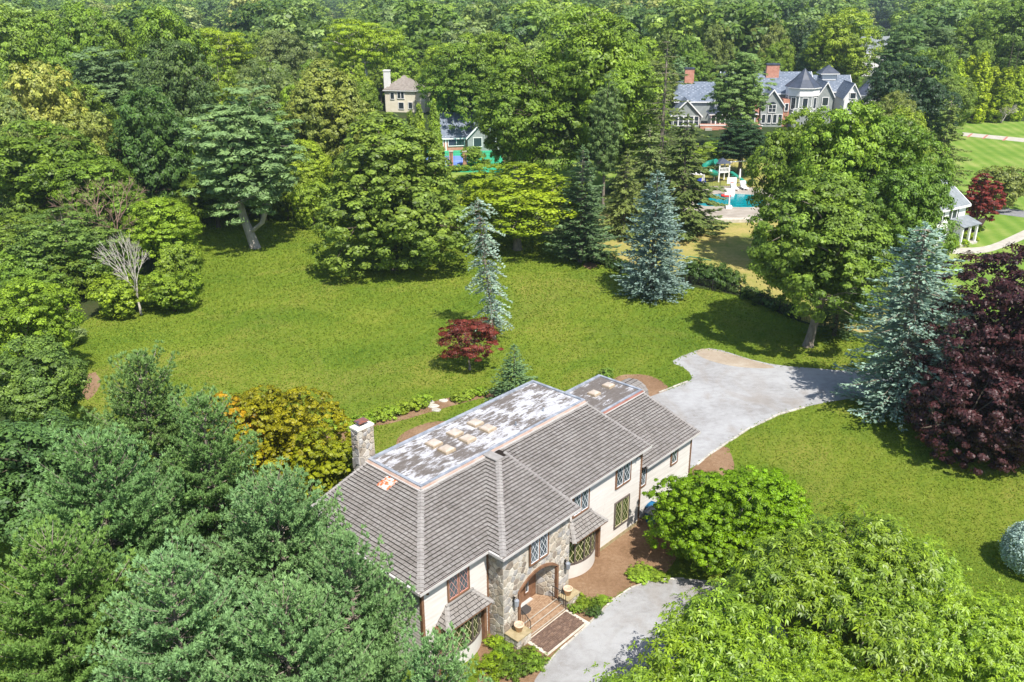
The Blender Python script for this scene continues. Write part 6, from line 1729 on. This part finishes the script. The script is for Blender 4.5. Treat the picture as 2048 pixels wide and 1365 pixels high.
whorl_tree('large_leaved_tree', 0, *gp(2090, 1420)[:2], 8.0, 'large leaved tree at the right edge below the round blue spruce', src=503, rz=5.2, sx=1.2)
whorl_tree('large_leaved_tree', 0, *gp(1700, 1560)[:2], 8.6, 'large leaved tree at the bottom edge in the lower right corner', src=501, rz=3.6, sx=1.1)
whorl_tree('large_leaved_tree', 0, *gp(1540, 1560)[:2], 8.4, 'large leaved tree at the bottom edge between its two taller neighbours', src=503, rz=2.6, sx=1.15)
whorl_tree('large_leaved_tree', 0, *gp(1610, 1480)[:2], 8.0, 'large leaved tree at the bottom edge in front of the tallest one', src=501, rz=0.9, sx=1.0)
# globe blue spruce at the right edge
g = rng(320); n = 15000; d = rdir(g, n); d[:, 2] = np.where(d[:, 2] < -.5, -d[:, 2], d[:, 2]); bmp = 1 + .05 * np.sin(d[:, 0] * 17 + 3 * d[:, 2]) * np.sin(d[:, 1] * 19) + .04 * g.normal(size=n)
P = d * np.array([1.75, 1.75, 1.6]) * bmp[:, None] + np.array([0, 0, 1.25])
me = np_mesh('globe_spruce_crown', leaves(P, unit(d + .6 * rdir(g, n)), g, .16, .4, T=d + .5 * rdir(g, n)), 4, M_BLUE, np.clip(.5 + (bmp - 1) * 4 + .25 * g.normal(size=n), 0, 1))
x, y, _ = gp(2066, 1142); r = empty('globe_spruce', (x, y, 0), 0, 'clipped round blue spruce on the right lawn', 'shrub'); c = link('crown', me, r); c.color = (.2, .27, .25, 1); link('trunk', simple_trunk('globe_trunk', 1.6, .1, M_BARKD), r)

# bare trees
def bare(name, px, py, H, seed, mat, label, spread=.5, depth=5, r0=.13, first=.28, nmax=4, stems=1, shrink=.66):
    tm, bm, e = fine_twig_tree(name, seed, H, mat, depth=depth, spread=spread, r0=r0, first=first, nmin=3, nmax=nmax, shrink=shrink, stems=stems)
    r = empty(name, gp(px, py), 0, label, 'dead tree'); link('trunk', tm, r); link('branches', bm, r); return r
bare('dead_tree', 283, 630, 11.5, 601, M_DEAD, 'bare white dead tree at the left lawn edge', spread=.34, r0=.14, first=.17, shrink=.83, nmax=3, depth=5)
bare('dead_tree', 248, 566, 13.5, 602, M_TWIG, 'tangle of dead brown twigs standing in the left wood', spread=.6, r0=.15, first=.3, shrink=.66)
bare('dead_tree', 2002, 246, 9, 603, M_DEAD, 'grey bare tree before the arborvitae row', spread=.55, r0=.15, first=.2, stems=3)
bare('dead_tree', 640, 120, 17, 604, M_DEAD, 'pale dead tree far off behind the upper centre locust', spread=.5, r0=.2)

# small shrubs and bed plants
def S_(px, py, R, H, col, label, key='shrub', group=None, name='shrub'):
    x, y, _ = gp(px, py); return plant(key, x, y, R, H, col, label, 'shrub', name, group)
S_(1029, 806, 2.5, 5.0, (.075, .12, .045), 'small dense conifer behind the flat roof', 'spruce', name='small_conifer')
S_(1215, 756, .8, .9, 'mid', 'low round boxwood behind the wing roof')
bedrow = [(668, 862), (694, 858), (716, 852), (738, 848), (760, 838), (782, 832), (806, 826), (830, 818), (846, 812)]
for i, (a, b) in enumerate(bedrow): S_(a, b, .85, .95, 'bright', 'leafy perennial clump in the bed behind the chimney', group='leafy clumps in the long bed behind the chimney')
for i, (a, b) in enumerate([(912, 802), (926, 798), (940, 795), (955, 790), (968, 787)]): S_(a, b, .65, .7, 'bright', 'leafy perennial clump in the bed left of the small conifer', group='leafy clumps in the bed by the small conifer')
front = [(988, 1290, .5, .5, 'lime'), (1004, 1300, .55, .45, 'bright'), (1012, 1322, .7, .6, 'mid'), (1034, 1345, .8, .7, 'mid'), (995, 1340, .9, .6, 'lime'), (1058, 1318, .6, .5, 'mid'), (1075, 1330, .6, .5, 'mid')]
for i, (a, b, R, H, c) in enumerate(front): S_(a, b, R, H, c, 'low leafy clump in the bed left of the brick walk', group='low clumps left of the brick walk')
for a, b, R, H, c in [(1160, 1200, .4, .3, 'bright'), (1172, 1210, .45, .35, 'bright'), (1150, 1222, .4, .45, 'mid'), (1192, 1214, .5, .4, 'mid'), (1205, 1205, .45, .3, 'bright'), (1186, 1228, .5, .4, 'dark')]: S_(a, b, R, H, c, 'low leafy clump in the bed right of the brick walk', group='low clumps right of the brick walk')
for a, b in [(1270, 1150), (1285, 1143), (1300, 1150), (1280, 1160), (1312, 1158)]: S_(a, b, .6, .35, 'bright', 'low ground cover clump at the forecourt edge', group='ground cover clumps by the forecourt')
for i, (a, b) in enumerate([(1378, 560), (1395, 563), (1412, 566), (1430, 570), (1448, 574), (1462, 580)]): S_(a, b, 1.5, 2.4, 'dark', 'dark shrub in the hedge along the garden fence', group='dark hedge shrubs along the garden fence')
for i, (a, b) in enumerate([(1205, 526), (1225, 534), (1245, 542), (1190, 520), (1500, 598), (1525, 610), (1550, 620), (1580, 632)]): S_(a, b, 1.2, 1.5, 'dark', 'low dark shrub behind the black garden fence', group='low shrubs behind the garden fence')
for a, b in [(385, 455), (405, 447), (428, 440), (520, 432), (545, 425), (570, 420), (595, 414), (620, 410), (645, 405), (450, 436), (475, 434), (500, 432)]: S_(a, b, 2.3, 3.6, 'mid', 'shrub in the dark hedge behind the far left lawn', 'small', group='hedge shrubs behind the far left lawn')
for a, b in [(1912, 488), (1925, 492), (1935, 478), (1945, 482), (1955, 462), (1905, 496)]: S_(a, b, .8, .9, 'lime', 'bright shrub in the dark bed by the white house', group='bright shrubs by the white house')
for a, b in [(885, 372), (905, 368), (925, 364), (945, 360), (965, 357)]: S_(a, b, 1.6, 1.1, 'lime', 'clipped yellow green hedge shrub below the sport court', group='clipped hedge below the sport court')
for a, b in [(893, 345), (912, 343), (930, 342), (955, 340), (972, 330)]: S_(a, b, 1.3, 1.1, 'bright', 'green shrub at the foot of the court fence', group='shrubs at the foot of the court fence')
for a, b in [(1360, 352), (1375, 340), (1395, 330), (1410, 345), (1340, 345), (1425, 325)]: S_(a, b, 2.8, 4.0, 'bright', 'bright understorey tree left of the playset', 'small', group='understorey trees left of the playset')
for a, b in [(640, 404), (900, 445), (925, 440), (915, 425)]: S_(a, b, 1.8, 2.2, 'pale', 'pale shrub beside the round linden', 'small', group='pale shrubs beside the round linden')
for a, b, R, H in [(30, 640, 3, 5), (95, 625, 2.6, 4.5), (150, 600, 2.8, 5), (190, 585, 2.6, 5), (60, 600, 3, 6), (10, 760, 3, 4), (120, 560, 3, 7), (300, 520, 2.4, 4), (250, 560, 2.2, 4), (0, 700, 3, 5), (70, 520, 3, 8), (180, 520, 3, 7), (230, 480, 3, 7), (360, 460, 2.5, 5)]:
    S_(a, b, R, H, 'mid', 'understorey bush along the shaded left lawn edge', 'small', group='bushes along the shaded left lawn edge')

# --- the rest of the wood: individual trees out to about 265 m
CLEAR = [(1345, 118, 1712, 262, 212), (872, 228, 1005, 338, 178), (764, 150, 836, 222, 242), (1372, 318, 1530, 442, 150), (1876, 232, 2060, 345, 187), (1880, 340, 2060, 640, 140),
         (1378, 440, 1475, 560, 130), (850, 330, 1000, 400, 160), (1736, 78, 1775, 160, 330), (1755, 22, 1790, 46, 700), (1180, 440, 1290, 560, 110), (1640, 560, 1750, 660, 90), (660, 8, 690, 30, 900), (400, 45, 450, 62, 600), (200, 215, 235, 245, 150), (1000, 312, 1150, 345, 165), (1180, 120, 1260, 200, 0)]
bounds_poly = LAWN
stripe_lawn = gpoly([(1890, 238), (2300, 248), (2300, 640), (1880, 640), (1870, 500), (1885, 400)])
mans_pos = (gp(1338, 252)[0], gp(1338, 252)[1])
def inside(P, x, y): return bool(in_poly(P, np.array([x]), np.array([y]))[0])
def ok_spot(x, y, R, H, pack=.62):
    if inside(LAWN, x, y) or inside(stripe_lawn, x, y): return False
    if inside(DRY, x, y): return False
    if mans_pos[0] - 3 < x < mans_pos[0] + 52 and mans_pos[1] - 9 < y < mans_pos[1] + 19: return False
    for a, b, r in OCC:
        if (x - a) ** 2 + (y - b) ** 2 < ((r + R) * pack) ** 2: return False
    px, py, d = project(x, y, H); px2, py2, d2 = project(x, y, 0); rp = R * CAM_F / d
    for x0, y0, x1, y1, Ym in CLEAR:
        if y < Ym and px + rp > x0 and px - rp < x1 and py < y1 and py2 > y0: return False
    return True
rr = random.Random(4242); n_fill = 0; kinds = ['broad'] * 9 + ['airy'] * 4 + ['dense'] * 2 + ['wpine'] * 2 + ['spruce'] * 1
cand = []
for i in range(9000):
    y = 84 + (268 - 84) * (rr.random() ** .75); x = rr.uniform(-.66, .66) * y * 1.02
    cand.append((x, y))
cand.sort(key=lambda p: p[1])
rr.shuffle(cand)
for x, y in cand:
    if n_fill >= 235: break
    px, py, d = project(x, y, 10)
    if px < -120 or px > 2170: continue
    k = rr.choice(kinds); R = rr.uniform(3.6, 6.4); H = rr.uniform(11, 18.5) if y < 200 else rr.uniform(12, 20)
    if k in ('wpine', 'spruce'): H *= 1.12; R *= .75
    if not ok_spot(x, y, R, H): continue
    q = rr.random()
    if k in ('wpine',): c = rr.choice(['pine', 'bpine'])
    elif k == 'spruce': c = 'spr'
    else: c = 'mid' if q < .42 else 'bright' if q < .66 else 'dark' if q < .76 else 'pale' if q < .9 else 'linden' if q < .96 else 'olive'
    nn = {'wpine': 'pine_tree', 'spruce': 'spruce_tree'}.get(k, 'broadleaf_tree')
    side = 'left' if px < 650 else 'central' if px < 1350 else 'right'
    cw = {'mid': 'mid green', 'bright': 'bright green', 'dark': 'dark green', 'pale': 'pale grey green', 'linden': 'dull yellowish green', 'olive': 'olive coloured', 'pine': 'deep green', 'bpine': 'blue green', 'spr': 'dark'}[c]
    dw = 'in the front rows of' if y < 130 else 'in the middle rows of' if y < 190 else 'in the back rows of'
    lab = '%s %s %s the %s wood' % (cw, nn.replace('_', ' '), dw, side)
    plant(k, x, y, R, H, c, lab, 'tree', nn, group='%ss %s the %s wood' % (cw + ' ' + nn.replace('_', ' '), dw, side))
    n_fill += 1
print('fill trees', n_fill)

# --- woodland beyond, out to the skyline: nobody could count it
SRC = []
for i, (key, var, x, y) in enumerate((('far', 0, -150, 268), ('far', 1, -80, 272), ('far', 2, 20, 270), ('far', 3, 95, 274), ('farcon', 0, 60, 276))):
    r = plant(key, x, y, 6 if key == 'far' else 3.6, 15 + (key != 'far'), 'mid', ['full green tree at the front of the distant woodland, far left', 'full green tree at the front of the distant woodland, left of centre', 'full green tree at the front of the distant woodland behind the cream house', 'full green tree at the front of the distant woodland behind the mansion', 'pointed conifer at the front of the distant woodland'][i], 'tree', 'distant_tree', var=var)
    SRC.append([c for c in r.children if c.name.startswith('crown')][0])
g = rng(9); pts = []; sc = []; ci = []
yy = 262.0
while yy < 3900:
    sp = 10.5 + yy * .004
    w = yy * .66 + 30; x = -w
    while x < w:
        X = x + g.uniform(-.45, .45) * sp; Y_ = yy + g.uniform(-.5, .5) * sp
        s = .75 + 1.15 * g.uniform() ** 1.3; H = 15 * s
        px, py, d = project(X, Y_, H); rp = 6 * s * CAM_F / d; ok = True
        for x0, y0, x1, y1, Ym in CLEAR:
            if Y_ < Ym and px + rp > x0 and px - rp < x1 and py < y1: ok = False; break
        if mans_pos[0] - 3 < X < mans_pos[0] + 52 and Y_ < mans_pos[1] + 22: ok = False
        if ok and abs(x) < w: pts.append((X, Y_, 0)); sc.append(s); ci.append(4 if g.uniform() < .13 else int(g.integers(0, 4)))
        x += sp * g.uniform(.8, 1.25)
    yy += sp * .95
print('distant trees', len(pts))
me = bpy.data.meshes.new('distant_woodland'); me.from_pydata(pts, [], [])
for nm_, ty, data in (('scl', 'FLOAT', sc), ('idx', 'INT', ci), ('rot', 'FLOAT', list(g.uniform(0, 6.28, len(pts))))):
    at = me.attributes.new(nm_, ty, 'POINT'); at.data.foreach_set('value', data)
wood = link('distant_woodland', me); tag(wood, 'unbroken distant woodland reaching to the skyline', 'woodland', kind='stuff')
ng = bpy.data.node_groups.new('scatter_woodland', 'GeometryNodeTree')
ng.interface.new_socket('Geometry', in_out='INPUT', socket_type='NodeSocketGeometry'); ng.interface.new_socket('Geometry', in_out='OUTPUT', socket_type='NodeSocketGeometry')
gi = ng.nodes.new('NodeGroupInput'); go = ng.nodes.new('NodeGroupOutput'); jn = ng.nodes.new('GeometryNodeGeometryToInstance')
for o in reversed(SRC):
    oi = ng.nodes.new('GeometryNodeObjectInfo'); oi.inputs['Object'].default_value = o; oi.transform_space = 'ORIGINAL'
    ng.links.new(oi.outputs['Geometry'], jn.inputs[0])
def attr(n, t):
    a = ng.nodes.new('GeometryNodeInputNamedAttribute'); a.data_type = t; a.inputs[0].default_value = n; return a.outputs[0]
ip = ng.nodes.new('GeometryNodeInstanceOnPoints'); cx = ng.nodes.new('ShaderNodeCombineXYZ')
ng.links.new(gi.outputs[0], ip.inputs['Points']); ng.links.new(jn.outputs[0], ip.inputs['Instance']); ip.inputs['Pick Instance'].default_value = True
ng.links.new(attr('idx', 'INT'), ip.inputs['Instance Index']); ng.links.new(attr('rot', 'FLOAT'), cx.inputs[2]); ng.links.new(cx.outputs[0], ip.inputs['Rotation']); ng.links.new(attr('scl', 'FLOAT'), ip.inputs['Scale'])
ng.links.new(ip.outputs[0], go.inputs[0])
md = wood.modifiers.new('scatter', 'NODES'); md.node_group = ng

# ================================================================== AIR
m, nt, out = nm('haze_air')
pv = N(nt, 'ShaderNodeVolumePrincipled')
pv.inputs['Color'].default_value = (0.72, 0.87, 1.0, 1); pv.inputs['Density'].default_value = HAZE
pv.inputs['Anisotropy'].default_value = 0.3
nt.links.new(pv.outputs[0], out.inputs['Volume'])
mb = MB(); mb.box(-3600, 3600, -80, 4600, -1.5, 36, m); hz = mb.build('haze'); hz['kind'] = 'stuff'
